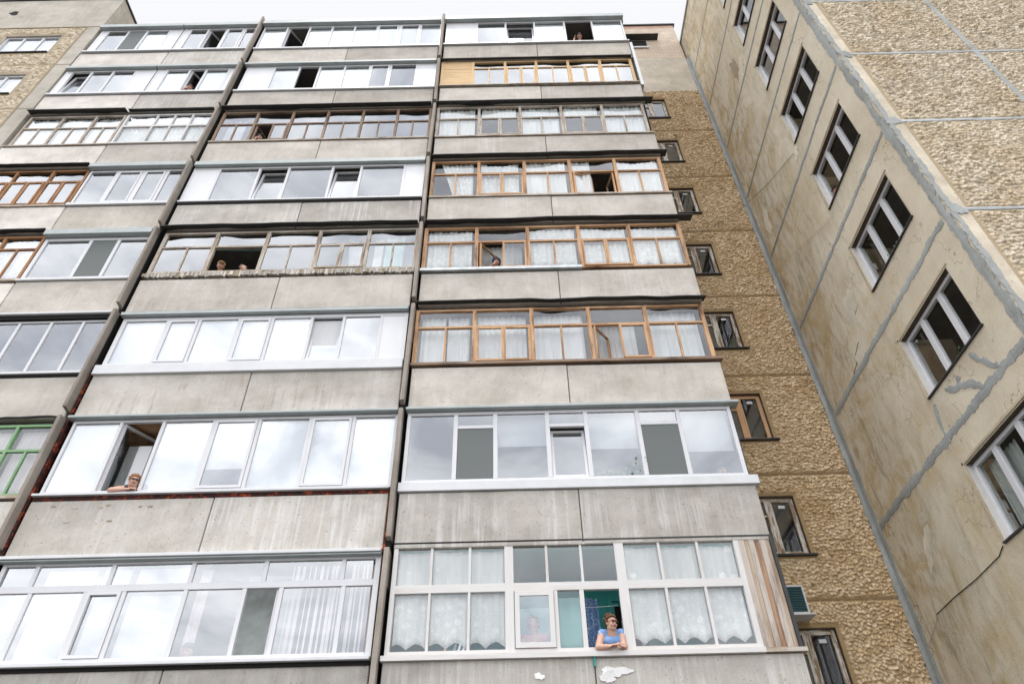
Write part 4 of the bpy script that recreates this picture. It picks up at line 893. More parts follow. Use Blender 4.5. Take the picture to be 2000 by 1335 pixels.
# ------------------------------------------------------------ side wing
wing = empty('wing_building', (9.5, 0, -1.6), 'plastered and stone clad side wing rising on the right', 'building')
YC = -3.28; WT = 28.95
WS = [4.70-2.77*2, 4.70-2.77]+[4.70+2.77*j for j in range(8)]
WH = 1.35; WY0, WY1 = -2.52, -.60
ys = [YC, WY0, WY1, YB+.3]; zs = [-1.6]
for s in WS: zs += [s, s+WH]
zs = [z for z in zs if z < WT-.1]+[WT]
zs = sorted(set([max(z, -1.6) for z in zs]))
w = MB()
for i in range(3):
    for j in range(len(zs)-1):
        zc = (zs[j]+zs[j+1])/2
        if i == 1 and any(s < zc < s+WH for s in WS): continue
        w.poly([(XW, ys[i], zs[j]), (XW, ys[i], zs[j+1]), (XW, ys[i+1], zs[j+1]), (XW, ys[i+1], zs[j])])
w.box(XW+1.3, XW+1.5, YC+.2, YB, -1.6, WT)
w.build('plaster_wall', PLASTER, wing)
w = MB(); w.box(XW-.06, XW+6, YC-.05, YB+6, WT, WT+.09); w.build('roof_edge', GALV, wing)
SY = YC
Zs0 = 6.75
jz = [9.45+2.82*i for i in range(-1, 7)]
# stone cladding on the face towards the camera (clean margin at the corner)
stone_panel('stone_wall', STONE_PALE, wing, (8.03, SY, Zs0), (1, 0, 0), (0, 0, 1), (0, -1, 0), 5.3, 19.2-Zs0, .018, .086, joints_v=[z-Zs0 for z in jz if z > Zs0 and z < 19.1], joints_u=[0.0, 10.815-8.03], seed=21, amp=.027, jw=.055)
w = MB(); w.box(XW-.0, 8.03, SY-.002, SY+.2, -1.6, WT); w.box(8.03, 16, SY+.03, SY+.2, -1.6, WT); w.box(8.03, 16, SY-.003, SY+.03, 19.2, WT); w.box(8.03, 16, SY-.003, SY+.03, -1.6, Zs0); w.box(13.33, 16, SY-.003, SY+.03, Zs0, 19.2)
w.build('corner_margin', concrete('margin_concrete', (.60, .53, .42), streak=.1, drips=.25), wing)

def ribbon(plane, pts, wd, m, parent, seed, th=.008, jag=.25, name='joint_mortar', step=.05):
    """irregular strip of mortar following pts (a,z) on plane X or Y"""
    rng = random.Random(seed); P = []
    for (a0, z0_), (a1, z1_) in zip(pts[:-1], pts[1:]):
        n = max(1, int(math.hypot(a1-a0, z1_-z0_)/step))
        for i in range(n): P.append((a0+(a1-a0)*i/n, z0_+(z1_-z0_)*i/n))
    P.append(pts[-1]); b = MB(); prev = None; o1 = o2 = 0
    Q = (lambda a, z, o_: (plane[1]-o_, a, z)) if plane[0] == 'X' else (lambda a, z, o_: (a, plane[1]-o_, z))
    for i, (a, z) in enumerate(P):
        a2, z2 = P[min(i+1, len(P)-1)]; a1, z1_ = P[max(i-1, 0)]; dx, dz = a2-a1, z2-z1_; l = math.hypot(dx, dz) or 1
        nx, nz2 = -dz/l, dx/l
        o1 = .6*o1+.4*rng.uniform(-1, 1)*jag*wd*1.6; o2 = .6*o2+.4*rng.uniform(-1, 1)*jag*wd*1.6
        L1 = (a+nx*(wd/2+o1), z+nz2*(wd/2+o1)); L2 = (a-nx*(wd/2+o2), z-nz2*(wd/2+o2))
        cur = (Q(*L1, th), Q(*L2, th), Q(*L1, -.003), Q(*L2, -.003), Q(a, z, th*1.6))
        if prev:
            b.poly([prev[0], prev[4], cur[4], cur[0]]); b.poly([prev[4], prev[1], cur[1], cur[4]]); b.poly([prev[2], prev[0], cur[0], cur[2]]); b.poly([prev[1], prev[3], cur[3], cur[1]])
        prev = cur
    return b.build(name, m, parent)
XP = ('X', XW)
DK = concrete('dark_tan_joint', (.24, .165, .095), streak=.1, drips=.5)
for _i, _z in JL: ribbon(('Y', YB+.008), [(4.5, _z+.01), (6.3, _z-.008), (XW-.12, _z)], .042, DK, main, 200+_i, th=.004, jag=.35, name='panel_joint')
for i in range(-1, 9):
    z = 9.42+2.8*i
    if z < 28:
        ribbon(XP, [(2.6, z-.03), (1.2, z), (-.5, z+.02), (YC+.25, z+.05)], [.15, .14, .12, .1, .09, .08, .07, .06, .05, .05][max(0, i+1)], MORTAR, wing, 30+i, jag=.3)
ribbon(XP, [(2.68, 0), (2.68, 12), (2.69, 27.3)], .17, MORTAR, wing, 51, jag=.12)
ribbon(('Y', YB), [(XW-.05, 0), (XW-.05, 27.3)], .14, MORTAR, wing, 55, jag=.12, th=.03)
ribbon(XP, [(YC+.12, -1), (YC+.12, 28.9)], .18, MORTAR, wing, 52, jag=.24, th=.012)
ribbon(('Y', SY), [(XW+.05, -1), (XW+.05, 28.9)], .1, MORTAR, wing, 53, jag=.3, th=.012)
BLUEM = concrete('pale_blue_mortar', (.50, .53, .54), streak=.2, drips=.1)
for i, z in enumerate(jz):
    if z > Zs0-.5: ribbon(('Y', SY), [(7.80, z), (10.8, z+.01), (15.9, z+.03)], .075, BLUEM, wing, 60+i, jag=.12, th=.012)
ribbon(('Y', SY), [(10.815, -1), (10.815, 28.9)], .13, MORTAR, wing, 71, jag=.12, th=.012)
for i, z in enumerate(jz): blob('mortar_lump', ('Y', SY), (7.86, z), .13, .14, MORTAR, wing, 80+i, th=.02)
# mortar smears, peeled plaster and stains on the plastered face
ribbon(XP, [(-1.96, 7.34), (-2.06, 7.16), (-2.2, 7.0), (-2.3, 6.85), (-2.42, 6.68)], .1, MORTAR, wing, 90, jag=.5, name='mortar_smear')
ribbon(XP, [(-1.05, 7.3), (-1.35, 7.12), (-1.57, 7.03), (-1.75, 6.85), (-1.93, 6.62)], .1, MORTAR, wing, 91, jag=.5, name='mortar_smear')
ribbon(XP, [(-.62, 7.3), (-.50, 6.9), (-.55, 6.55)], .06, MORTAR, wing, 92, jag=.5, name='mortar_smear')
blob('mortar_smear', XP, (-1.45, 7.22), .06, .05, MORTAR, wing, 93)
blob('peeled_patch', XP, (1.35, 5.52), .12, .38, PEEL, wing, 94, th=.004, rot=.5); blob('peeled_patch', XP, (1.15, 5.98), .16, .09, PEEL, wing, 95, th=.004); blob('peeled_patch', XP, (.45, 5.1), .1, .17, PEEL, wing, 96, th=.003)
blob('peeled_patch', XP, (.36, 21.65), .19, .6, MORTAR_TAN, wing, 97, th=.003); blob('peeled_patch', XP, (.35, 10.7), .28, .42, PEEL, wing, 98, th=.003); blob('peeled_patch', XP, (2.1, 15.9), .16, .5, PEEL, wing, 99, th=.004)
for i, (a, z, l) in enumerate(((.6, 9.9, .35), (.95, 9.62, .45), (.1, 10.5, .3))):
    ribbon(XP, [(a, z), (a+l*.9, z-.12)], .02, BLACK, wing, 100+i, th=.002, name='crack')
ribbon(XP, [(-.6, 15.7), (-.45, 15.5), (-.3, 15.45)], .16, PEEL, wing, 104, jag=.5, th=.01, name='peeled_patch'); ribbon(XP, [(-.55, 15.78), (-.5, 16.6)], .12, PEEL, wing, 105, jag=.5, th=.008, name='peeled_patch')

for j, s in enumerate(WS):
    if s+WH > WT: continue
    t = s+WH; xg = XW+.12
    wq = MB()
    def xbox(y0, y1, x0, x1, z0, z1, mi=0): wq.box(x0, x1, y0, y1, z0, z1, mi)
    for (ya, yb, za, zb) in [(WY0, WY0+.07, s, t), (WY1-.07, WY1, s, t), (WY0+.07, WY1-.07, s, s+.07), (WY0+.07, WY1-.07, t-.07, t), (-1.99, -1.86, s+.07, t-.07), (-1.30, -1.17, s+.07, t-.07)]:
        xbox(ya, yb, xg-.02, xg+.06, za, zb)
    wn_ = wq.build('window', PVC, wing, bevel=.006)
    if j == 1+4: wn_['label'] = 'white three pane window with small plants behind the glass'
    for (ya, yb) in ((WY0+.07, -1.99), (-1.86, -1.30), (-1.17, WY1-.07)):
        if j == 6 and ya == -1.17:
            continue
        pb = MB(); pb.box(xg+.02, xg+.026, ya, yb, s+.07, t-.07); pb.build('pane', GLASS_CLEAR, wn_)
    rv = MB(); rv.box(XW, XW+.28, WY0-.03, WY0, s-.02, t+.03, 0); rv.box(XW, XW+.28, WY1, WY1+.03, s-.02, t+.03); rv.box(XW, XW+.28, WY0, WY1, t, t+.03, 1); rv.box(XW+.12, XW+.28, WY0, WY1, s-.03, s)
    rv.build('reveal', [plain('pale_reveal_plaster', (.66, .64, .60), .8), DARKREV], wn_)
    sl = MB(); sl.box(XW-.04, XW+.12, WY0-.03, WY1+.02, s-.03, s-.001); sl.build('sill', TIN, wn_)
    lf = MB(); lf.box(XW-.014, XW+.001, WY0-.07, WY1+.07, t+.032, t+.075); lf.box(XW-.014, XW+.001, WY1+.032, WY1+.075, s, t+.075); lf.build('surround', concrete('surround_plaster', (.52, .44, .32), streak=.1, drips=.3) if j == 0 else bpy.data.materials['surround_plaster'], wn_)
    rm = MB(); rm.box(XW+.28, XW+1.3, WY0-.3, WY1+.3, t+.3, t+.32); rm.box(XW+1.27, XW+1.29, WY0-.3, WY1+.3, s-.5, t+.3); rm.build('room_wall', INNER, wn_)
    # pale curtain / folded sash seen inside
    if j == 2:
        curt = MB(); n = 40
        for q in range(n):
            ya, yb = WY1-.1-q*.02, WY1-.1-(q+1)*.02; xa, xb = XW+.3+.02*math.sin(q*1.1), XW+.3+.02*math.sin((q+1)*1.1)
            curt.poly([(xa, ya, s+.1), (xa, ya, t-.08), (xb, yb, t-.08), (xb, yb, s+.1)])
        tag(curt.build('curtain', cloth('grey_curtain_cloth', (.50, .52, .50))), 'long grey curtain behind the lowest window of the side wing', 'curtain')
def plant(loc, label, flowers=False, seed=1, hgt=.3, green=(.05, .12, .03)):
    e = empty('potted_plant', loc, label, 'plant'); rng = random.Random(seed)
    pot = MB(); n = 12; x, y, z = loc
    for i in range(n):
        a0, a1 = 2*math.pi*i/n, 2*math.pi*(i+1)/n
        pot.poly([(x+.05*math.cos(a0), y+.05*math.sin(a0), z), (x+.05*math.cos(a1), y+.05*math.sin(a1), z), (x+.07*math.cos(a1), y+.07*math.sin(a1), z+.11), (x+.07*math.cos(a0), y+.07*math.sin(a0), z+.11)])
        pot.poly([(x, y, z+.1), (x+.07*math.cos(a0), y+.07*math.sin(a0), z+.11), (x+.07*math.cos(a1), y+.07*math.sin(a1), z+.11)])
    pot.build('pot', plain('terracotta', (.4, .18, .1)), e)
    lv = MB()
    for i in range(90):
        a = rng.uniform(0, 6.28); el = rng.uniform(.1, 1.4); d = Vector((math.cos(a)*math.cos(el), math.sin(a)*math.cos(el), math.sin(el)))
        c = Vector((x, y, z+.12))+d*rng.uniform(.05, hgt); sdv = Vector((rng.uniform(-1, 1), rng.uniform(-1, 1), rng.uniform(-1, 1))).normalized()*.022; d2 = d.cross(sdv).normalized()*.03
        lv.poly([c-d2, c+sdv, c+d2, c-sdv])
    lv.build('leaves', plain('leaf_green', green, .6), e)
    if flowers:
        fl = MB()
        for i in range(14):
            a = rng.uniform(0, 6.28); c = Vector((x+.1*math.cos(a), y+.1*math.sin(a), z+.12+rng.uniform(.05, hgt)))
            for _ in range(3):
                d1 = Vector((rng.uniform(-1, 1), rng.uniform(-1, 1), rng.uniform(-1, 1))).normalized()*.02; d2 = d1.cross(Vector((.3, .8, .2))).normalized()*.02; fl.poly([c-d1, c+d2, c+d1, c-d2])
        fl.build('flowers', plain('red_petals', (.5, .03, .03), .6), e)
    return e
plant((XW+.3, -2.38, WS[3]+.02), 'red flowering plant on the sill behind the nearest pane of a wing window', True, 3, .2)
plant((XW+.3, -1.72, WS[3]+.02), 'leafy green plant behind the middle pane of the same wing window', False, 4, .25)
plant((XW+.3, -1.5, WS[4]+.02), 'spidery pale plant behind the middle pane of a wing window', False, 6, .28, (.2, .22, .18))

# cables
def cable(pts, r_, label, m=BLACK):
    c = MB(); c.tube(pts, r_, 5); return tag(c.build('cable', m), label, 'cable')
cable([(XW-.02, -.52, 4.66), (XW-.02, -.33, 4.58), (XW-.02, .47, 4.54), (XW-.02, 1.2, 4.547), (XW-.02, 1.92, 4.52)], .009, 'black cable sagging across the plaster below the lowest wing window')
cable([(XW-.02, 1.92, 4.52), (XW-.02, 2.03, 4.42), (XW-.02, 2.55, 4.2)], .006, 'pale wire end running to the inner corner', MORTAR)
cable([(XW-.03, -.37, 15.63), (XW-.03, 1.29, 16.6), (XW-.05, 2.6, 17.5)], .006, 'thin dark cable slanting from an upper wing window to the inner corner')
cable([(XW-.05, 2.7, 17.55), (6.56, YB-.06, 16.64), (5.4, YB-.06, 15.8)], .005, 'thin dark cable slanting across the stone wall to a small window')
cable([(XW-.03, 2.6, 14.48), (XW-.03, .12, 13.09), (XW-.03, -.6, 12.72)], .006, 'thin pale wire slanting up the plaster between two wing windows', PEEL)

# air conditioner beside the boards
ac = empty('air_conditioner', (5.55, YB-.2, 4.78), 'white and dark teal air conditioner box on the stone wall beside the wooden boards', 'air conditioner')
a_ = MB(); bars(a_, frame_bars(4.85, 5.68, 4.78, 5.32, .03), YB-.35, YB-.002); a_.build('casing', FLASH_WHITE, ac)
a_ = MB(); z = 4.83
while z < 5.28: a_.box(4.88, 5.65, YB-.34, YB-.3, z, z+.018); z += .032
a_.build('grille', plain('dark_teal_slats', (.03, .09, .1), .5), ac); a_ = MB(); a_.box(4.88, 5.65, YB-.29, YB-.05, 4.81, 5.29); a_.build('core', BLACK, ac)
a_ = MB(); a_.box(4.95, 5.75, YB-.42, YB-.05, 4.735, 4.76); a_.build('bracket', FLASH_WHITE, ac)

# ------------------------------------------------------------ people
def sphere_pts(c, r_, M=None, seg=10, rings=7):
    vs, fs = [], []
    for i in range(rings+1):
        th = math.pi*i/rings
        for j in range(seg):
            ph = 2*math.pi*j/seg; p = Vector((r_[0]*math.sin(th)*math.cos(ph), r_[1]*math.sin(th)*math.sin(ph), r_[2]*math.cos(th)))
            if M is not None: p = M @ p
            vs.append(tuple(Vector(c)+p))
    for i in range(rings):
        for j in range(seg): fs.append((i*seg+j, (i+1)*seg+j, (i+1)*seg+(j+1) % seg, i*seg+(j+1) % seg))
    return vs, fs
class Blobs:
    def __init__(s): s.v = []; s.f = []
    def ell(s, c, r_, M=None, seg=14, rings=10):
        if not isinstance(r_, tuple): r_ = (r_, r_, r_)
        v, f = sphere_pts(c, r_, M, seg, rings); b = len(s.v); s.v += v; s.f += [tuple(b+i for i in q) for q in f]
    def limb(s, a, b, ra, rb):
        a, b = Vector(a), Vector(b); n = max(2, int((b-a).length/(min(ra, rb)*.35)))
        for i in range(n+1):
            t = i/n; s.ell(a.lerp(b, t), ra+(rb-ra)*t, None, 10, 7)
    def build(s, name, m, parent, voxel=.008, smooth=4, T=None):
        V = [tuple(T @ Vector(p)) for p in s.v] if T is not None else s.v
        me = bpy.data.meshes.new(name+'_raw'); me.from_pydata(V, [], s.f)
        bm = bmesh.new(); bm.from_mesh(me); bmesh.ops.remove_doubles(bm, verts=bm.verts, dist=1e-6); bmesh.ops.recalc_face_normals(bm, faces=bm.faces); bm.to_mesh(me); bm.free()
        o = bpy.data.objects.new(name+'_raw', me); COL.objects.link(o)
        md = o.modifiers.new('r', 'REMESH'); md.mode = 'VOXEL'; md.voxel_size = voxel; md.use_smooth_shade = True
        if smooth: ms = o.modifiers.new('s', 'SMOOTH'); ms.iterations = smooth; ms.factor = .5
        dg = bpy.context.evaluated_depsgraph_get(); me2 = bpy.data.meshes.new_from_object(o.evaluated_get(dg)); me2.name = name
        bpy.data.objects.remove(o); bpy.data.meshes.remove(me)
        V2 = np.empty(len(me2.vertices)*3); me2.vertices.foreach_get('co', V2); V2 = V2.reshape(-1, 3)
        org = (V2.min(0)+V2.max(0))/2; me2.vertices.foreach_set('co', (V2-org).ravel()); me2.update()
        me2.materials.clear(); me2.materials.append(m)
        o2 = bpy.data.objects.new(name, me2); COL.objects.link(o2); setloc(o2, org, parent); return o2

def hand(B, wrist, d, n, curl=.7, s=1.0):
    """palm with four curled fingers and a thumb; d: direction of the palm, n: back-of-hand normal"""
    w = Vector(wrist); d = Vector(d).normalized(); n = Vector(n).normalized(); sd = d.cross(n).normalized()
    for t in (0, .35, .7, 1): 
        for q in (-.7, -.25, .25, .7): B.ell(w+d*(.085*t*s)+sd*(.034*q*(.75+.25*t)*s), .0135*s, None, 8, 6)
    for i, L in enumerate((.062, .072, .068, .052)):
        q = (-.9, -.3, .3, .9)[i]; p = w+d*.088*s+sd*(.033*q*s); dd = d.copy()
        for seg in range(3):
            dd = (dd - n*curl*(.55 if seg else .35)).normalized(); p2 = p+dd*(L*(.45, .32, .25)[seg])*s; B.limb(p, p2, .0085*s, .0072*s); p = p2
    p = w+d*.025*s+sd*.034*s; p2 = p+(d*.6+sd*.7-n*.2).normalized()*.04*s; B.limb(p, p2, .012*s, .0095*s); B.limb(p2, p2+(d*.9-n*.4).normalized()*.028*s, .0095*s, .008*s)

def person(headc, label, yaw=0, pitch=0, roll=0, skin=SKIN, hair=None, haircol=(.1, .05, .03), shirt=(.3, .3, .3), shirtmat=None, sh=None, arms=(), sleeves=False, glasses=None, hat=None, hood=None, curly=False, bust=.36, wide=.17, s=1.0, lean=.12, voxel=.009, fat=1.0):
    """headc: centre of the head; the torso hangs below and behind it. +yaw turns the face towards +X."""
    hc = Vector(headc)
    e = empty('person', (hc.x, hc.y+lean, hc.z-bust-.2), label, 'person')
    H = Matrix.Translation(hc) @ Matrix.Rotation(R(yaw), 4, 'Z') @ Matrix.Rotation(R(pitch), 4, 'X') @ Matrix.Rotation(R(roll), 4, 'Y') @ Matrix.Scale(s, 4)
    hp = lambda x, y, z: tuple(H @ Vector((x, y, z)))
    H3 = H.to_3x3()
    B = Blobs()
    def he(x, y, z, a, b, c): B.ell(hp(x, y, z), (a, b, c), H3)
    he(0, .02, .03, .075, .092, .088); he(0, -.005, -.03, .062, .075, .08); he(0, -.035, -.085, .036, .036, .032)       # skull, face, jaw
    he(0, .0, -.07, .056*fat, .05*fat, .04*fat); he(0, -.083, -.02, .011, .016, .02); he(0, -.092, -.032, .014, .012, .01); he(.035, -.055, -.04, .026, .022, .026); he(-.035, -.055, -.04, .026, .022, .026)
    he(.078, .01, -.01, .01, .018, .03); he(-.078, .01, -.01, .01, .018, .03); he(0, -.078, .03, .05, .012, .009); he(0, -.076, -.06, .024, .014, .008)
    nb = hc+Vector((0, lean*.6, -.17*s))
    B.limb(hp(0, .02, -.06), nb, .052*s*fat, .060*s*fat)
    shz = hc.z-.20*s if sh is None else sh
    sl = Vector((hc.x-wide, hc.y+lean, shz)); sr = Vector((hc.x+wide, hc.y+lean, shz)); ce = Vector((hc.x, hc.y+lean, shz-.02))
    tb = Vector((hc.x, hc.y+lean+.34, shz-bust))
    Torso = Blobs()
    for T_, gr in ((B, 0), (Torso, .01)):
        T_.limb(sl, sr, .055*s+gr, .055*s+gr); T_.limb(ce+Vector((-.05, .04, -.03)), tb+Vector((-.06, 0, 0)), .085*s*fat+gr, .12*s*fat+gr); T_.limb(ce+Vector((.05, .04, -.03)), tb+Vector((.06, 0, 0)), .085*s*fat+gr, .12*s*fat+gr)
        if gr: T_.ell((hc.x, hc.y+lean-.03*fat, shz-.13), (.13*s*fat, .075*s*fat, .085*s), None); T_.limb(nb+Vector((-.045, .03, -.01)), sl, .045*s, .055*s); T_.limb(nb+Vector((.045, .03, -.01)), sr, .045*s, .055*s)
        else: T_.limb(nb, ce, .058*s, .07*s)
    for (side, elb, wr, hd, hn) in arms:
        st = sl if side == 'l' else sr
        B.limb(st, elb, .052*s*fat, .045*s*fat); B.limb(elb, wr, .045*s*fat, .028*s); hand(B, wr, hd, hn, .6, s)
        if sleeves: Torso.limb(st, Vector(st).lerp(Vector(elb), .55), .064*s, .058*s)
        else: Torso.limb(st, Vector(st).lerp(Vector(elb), .10), .058*s*fat, .055*s*fat)
    B.build('body', skin, e, voxel)
    Torso.build('shirt', shirtmat or flat('shirt_cloth', shirt), e, voxel+.003)
    for sx in (-1, 1):
        E_ = Blobs(); E_.ell(hp(.031*sx, -.074, .008), (.012*s, .008*s, .007*s), None, 10, 6); ey = E_.build('eye', EYE, e, .003, 0)
        br = Blobs(); br.limb(hp(.016*sx, -.082, .028), hp(.048*sx, -.072, .028), .0045*s, .003*s); br.build('eyebrow', flat('brow', tuple(x*.7 for x in haircol)), e, .003, 0)
    m_ = Blobs(); m_.limb(hp(-.02, -.09, -.058), hp(.02, -.09, -.058), .007*s, .007*s); m_.build('mouth', LIP, e, .003, 0)
    hm = flat('hair_strands', haircol, .6)
    if hair:
        hb = Blobs()
        rng = random.Random(int(hc.x*100) & 255)
        hb.ell(hp(0, .04, .055), (.084*s, .088*s, .085*s), H3)
        hb.ell(hp(0, -.028, .088), (.068*s, .045*s, .03*s), H3)
        if hair in ('short', 'curly'):
            for sx in (-1, 1): hb.ell(hp(.07*sx, .03, .02), (.02*s, .045*s, .05*s), H3)
            hb.ell(hp(0, .085, -.01), (.06*s, .035*s, .06*s), H3)
        if hair == 'long':
            for sx in (-1, 1): hb.limb(hp(.075*sx, .03, .03), hp(.085*sx, .05, -.13), .028*s, .03*s)
            hb.ell(hp(0, .1, -.05), (.075*s, .035*s, .1*s), H3)
        if hair == 'curly':
            for i in range(120):
                a = rng.uniform(0, 6.28); el = rng.uniform(-.1, 1.5)
                x_, y_, z_ = .088*math.cos(a)*math.cos(el), .035+.094*math.sin(a)*math.cos(el), .05+.09*math.sin(el)
                if y_ < -.035 and z_ < .085: continue
                hb.ell(hp(x_*rng.uniform(.94, 1.1), y_, z_*rng.uniform(.95, 1.1)), rng.uniform(.010, .019)*s, None, 8, 6)
        else:
            for i in range(26):
                x_ = rng.uniform(-.06, .06); hb.limb(hp(x_, .02, .135-.3*x_*x_*8), hp(x_*1.15, -.07, .075+rng.uniform(-.012, .008)), .011*s, .007*s)
        hb.build('hair', hm, e, .005, 1)
    if hat:
        ht = Blobs(); ht.ell(hp(0, .03, .075), (.092*s, .1*s, .07*s), H3); ht.ell(hp(0, -.07, .07), (.075*s, .06*s, .012*s), H3)
        ht.build('hat', flat('hat_cloth', hat), e, .006, 2)
    if hood:
        hd_ = Blobs()
        for t in range(9):
            a = R(-115+t*28.75); hd_.limb(hp(.098*math.sin(a), .0, .045+.11*math.cos(a)), hp(.088*math.sin(a), .09, .03+.09*math.cos(a)), .024*s, .03*s)
        hd_.ell(hp(0, .095, .02), (.085*s, .04*s, .12*s), H3); hd_.ell(hp(0, .0, .165), (.03*s, .05*s, .02*s), H3)
        hd_.build('hood', flat('hood_cloth', hood), e, .006, 2)
    if glasses is not None:
        g_ = Blobs()
        for sx in (-1, 1): g_.ell(hp(.033*sx, -.089, .004), (.027*s, .008*s, .017*s), H3); g_.limb(hp(.058*sx, -.085, .008), hp(.08*sx, .0, .006), .003*s, .003*s)
        g_.limb(hp(-.01, -.095, .008), hp(.01, -.095, .008), .003*s, .003*s); g_.build('glasses', flat('lens', glasses, .15), e, .003, 0)
    return e
# woman in blue, lowest right balcony
e = person((1.605, -.04, 3.805), 'woman with short brown hair and glasses in a sleeveless blue top, leaning on folded arms', yaw=28, pitch=2, hair='curly', haircol=(.11, .06, .03), shirt=(.20, .35, .62), wide=.145, fat=1.22, sh=3.69, bust=.4, lean=.11,
    arms=[('l', (1.375, -.045, 3.455), (1.62, -.09, 3.45), (1, -.1, .05), (0, -.5, 1)), ('r', (1.755, -.03, 3.46), (1.66, -.12, 3.47), (-1, -.2, -.1), (0, -.5, 1))], glasses=(.10, .03, .02), voxel=.007)
tr = MB()
for sx in (-1, 1):
    cx_, cz_ = 1.605+.158*sx, 3.655
    tr.tube([(cx_+.012*sx*math.cos(a_)+.02*sx, .06+.078*math.sin(a_), cz_+.075*math.cos(a_)-.01) for a_ in [2*math.pi*i_/16 for i_ in range(17)]], .006)

tr.build('trim', flat('white_trim', (.7, .7, .72)), e)
# woman with sunglasses
person((-6.53, .0, 6.48), 'curly haired woman in dark sunglasses resting her bare forearm on the white sill', yaw=34, pitch=4, hair='curly', haircol=(.30, .15, .06), shirt=(.05, .04, .05), fat=1.4, wide=.155, sh=6.40, bust=.3, lean=.12,
    arms=[('l', (-6.86, -.02, 6.29), (-6.57, -.06, 6.29), (1, 0, .2), (0, -.6, 1)), ('r', (-6.46, .12, 6.30), (-6.47, .0, 6.30), (-1, -.2, .1), (0, -.5, 1))], glasses=(.015, .012, .015), sleeves=False, voxel=.007)
person((2.80, .10, 23.66), 'dark haired woman in a red top at the open pane of the top right balcony', yaw=-5, pitch=14, hair='short', haircol=(.02, .012, .01), shirt=(.62, .06, .04), sh=23.50, bust=.3, wide=.14, s=1.05,
    arms=[('l', (2.56, .1, 23.22), (2.61, .05, 23.45), (.15, -.1, 1), (-1, 0, 0))], skin=SKIN_D)
person((-9.72, .12, 20.68), 'person with reddish brown curls holding a hand to their mouth, second row left', yaw=28, pitch=14, hair='curly', haircol=(.2, .09, .04), shirt=(.04, .04, .05), sh=20.48, bust=.25,
    arms=[('l', (-9.92, .08, 20.38), (-9.80, .03, 20.53), (.4, -.1, 1), (0, -1, 0))])
person((-6.86, .12, 17.72), 'person with dark hair resting a cheek on a hand between worn brown posts', yaw=22, pitch=14, roll=-8, hair='short', haircol=(.04, .025, .02), shirt=(.1, .07, .06), sh=17.53, bust=.25,
    arms=[('l', (-7.02, .1, 17.48), (-6.96, .07, 17.6), (.2, -.1, 1), (-.5, -1, 0))])
person((-6.55, .12, 12.27), 'smiling person in a straw coloured hat leaning out beside another', yaw=24, pitch=16, hair='short', haircol=(.2, .12, .06), shirt=(.5, .33, .25), hat=(.62, .42, .2), skin=SKIN_D, sh=12.07, bust=.2, wide=.15)
person((-6.0, .12, 12.17), 'dark haired person peeking over the sill with a tilted head', yaw=-25, pitch=8, roll=-35, hair='short', haircol=(.03, .02, .015), shirt=(.2, .1, .1), sh=11.97, bust=.2, wide=.13)
person((-.10, .06, 12.12), 'boy in a blue hood biting his fist at the open casement', yaw=8, pitch=10, hair='short', haircol=(.03, .02, .015), shirt=(.02, .16, .4), hood=(.015, .05, .12), skin=SKIN_D, sh=11.96, bust=.2, wide=.11, s=.88,
    arms=[('l', (-.27, .09, 11.93), (-.19, .02, 12.02), (.7, -.2, .3), (-.2, -1, 0))], sleeves=True)
person((.44, .32, 3.95), 'faint seated woman in a pink top behind the glass, in profile', yaw=55, pitch=0, hair='short', haircol=(.3, .2, .15), shirt=(.62, .25, .27), sh=3.74, bust=.3, wide=.17, lean=.04,
    arms=[('l', (.26, .25, 3.58), (.52, .18, 3.58), (1, 0, 0), (0, -.3, 1))])
person((3.95, .26, 6.58), 'faint person in a dark cap behind the last pane of the screened balcony', yaw=-10, pitch=12, hat=(.06, .06, .07), shirt=(.3, .3, .34), sh=6.38, bust=.3)
person((-4.84, .22, 3.62), 'faint person in a dark cap low behind the glass of the lowest middle balcony', yaw=0, pitch=10, hat=(.03, .05, .045), shirt=(.45, .4, .4), sh=3.42, bust=.3)
e = person((XW+.2, -.80, 13.39), 'red faced person looking down from an upper wing window', yaw=-90, pitch=12, hair='short', haircol=(.02, .015, .015), shirt=(.3, .05, .04), skin=SKIN_D, sh=13.2, bust=.12, wide=.07, s=.9, lean=.0)

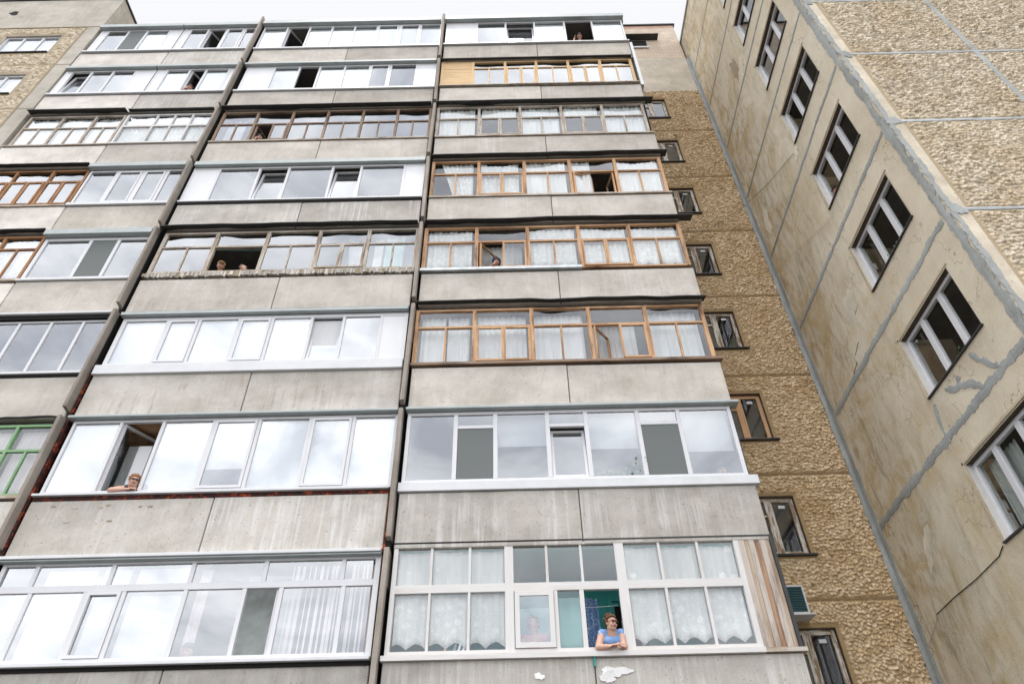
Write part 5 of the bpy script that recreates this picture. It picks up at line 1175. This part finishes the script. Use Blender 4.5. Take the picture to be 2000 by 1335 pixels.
# things seen behind the glass
def smallbox(name, x0, x1, y0, y1, z0, z1, col, label, cat, rot=0, group=None):
    b = MB(); c = Vector(((x0+x1)/2, (y0+y1)/2, z0)); Mx = Matrix.Translation(c) @ Matrix.Rotation(rot, 4, 'Y') @ Matrix.Translation(-c)
    b.box(x0, x1, y0, y1, z0, z1, 0, Mx); b.box(x0-.004, x1+.004, y0-.004, y1+.004, z1-.02, z1+.004, 0, Mx)
    return tag(b.build(name, flat(name+'_paper', col)), label, cat, group)
smallbox('cardboard_box', -2.62, -2.1, .2, .45, 17.45, 17.66, (.72, .48, .36), 'peach cardboard box behind the last bay of the worn brown balcony', 'box')
smallbox('storage_box', -2.45, -2.12, .2, .4, 17.67, 17.8, (.7, .7, .68), 'white box stacked on the peach cardboard box', 'box')
for i in range(3):
    smallbox('glass_jar', -1.70+.17*i, -1.58+.17*i, .22, .34, 14.68, 14.86, (.55, .53, .5), ['left', 'middle', 'right'][i]+' pale jar in the left corner of the fourth orange balcony from the top', 'jar', group='jars on the balcony sill')
smallbox('wooden_board', -.93, -.90, .12, .2, 3.52, 3.72, (.7, .5, .33), 'tan wooden board leaning behind the lace, beside the books', 'board', .25)
for i, (x, c, rt) in enumerate(((-.80, (.25, .3, .33), .3), (-.73, (.7, .72, .74), .3), (-.66, (.8, .8, .8), .32), (-.60, (.35, .42, .45), .35))):
    smallbox('book', x, x+.035, .12, .25, 3.5, 3.66, c, ['dark slate book at the left of the leaning row', 'light grey book, second of the leaning row', 'white book, third of the leaning row', 'steel blue book at the right end of the leaning row'][i]+' behind the lace', 'book', rt, 'leaning books')
for i, x in enumerate((1.8, 2.0, 2.2, 2.4)):
    plant((x, .22, 6.36), ['first plant from the left', 'second plant from the left', 'third plant', 'taller fourth plant'][i]+' in the row behind the screened balcony glass', False, 40+i, .14 if i < 3 else .38, (.22, .32, .16))
wr = MB(); wr.tube([(1.25, .3, 4.18), (1.5, .3, 4.185), (1.78, .3, 4.2)], .004); tag(wr.build('clothes_line', WHITECLOTH), 'thin white clothes line above the woman in blue', 'clothes line')
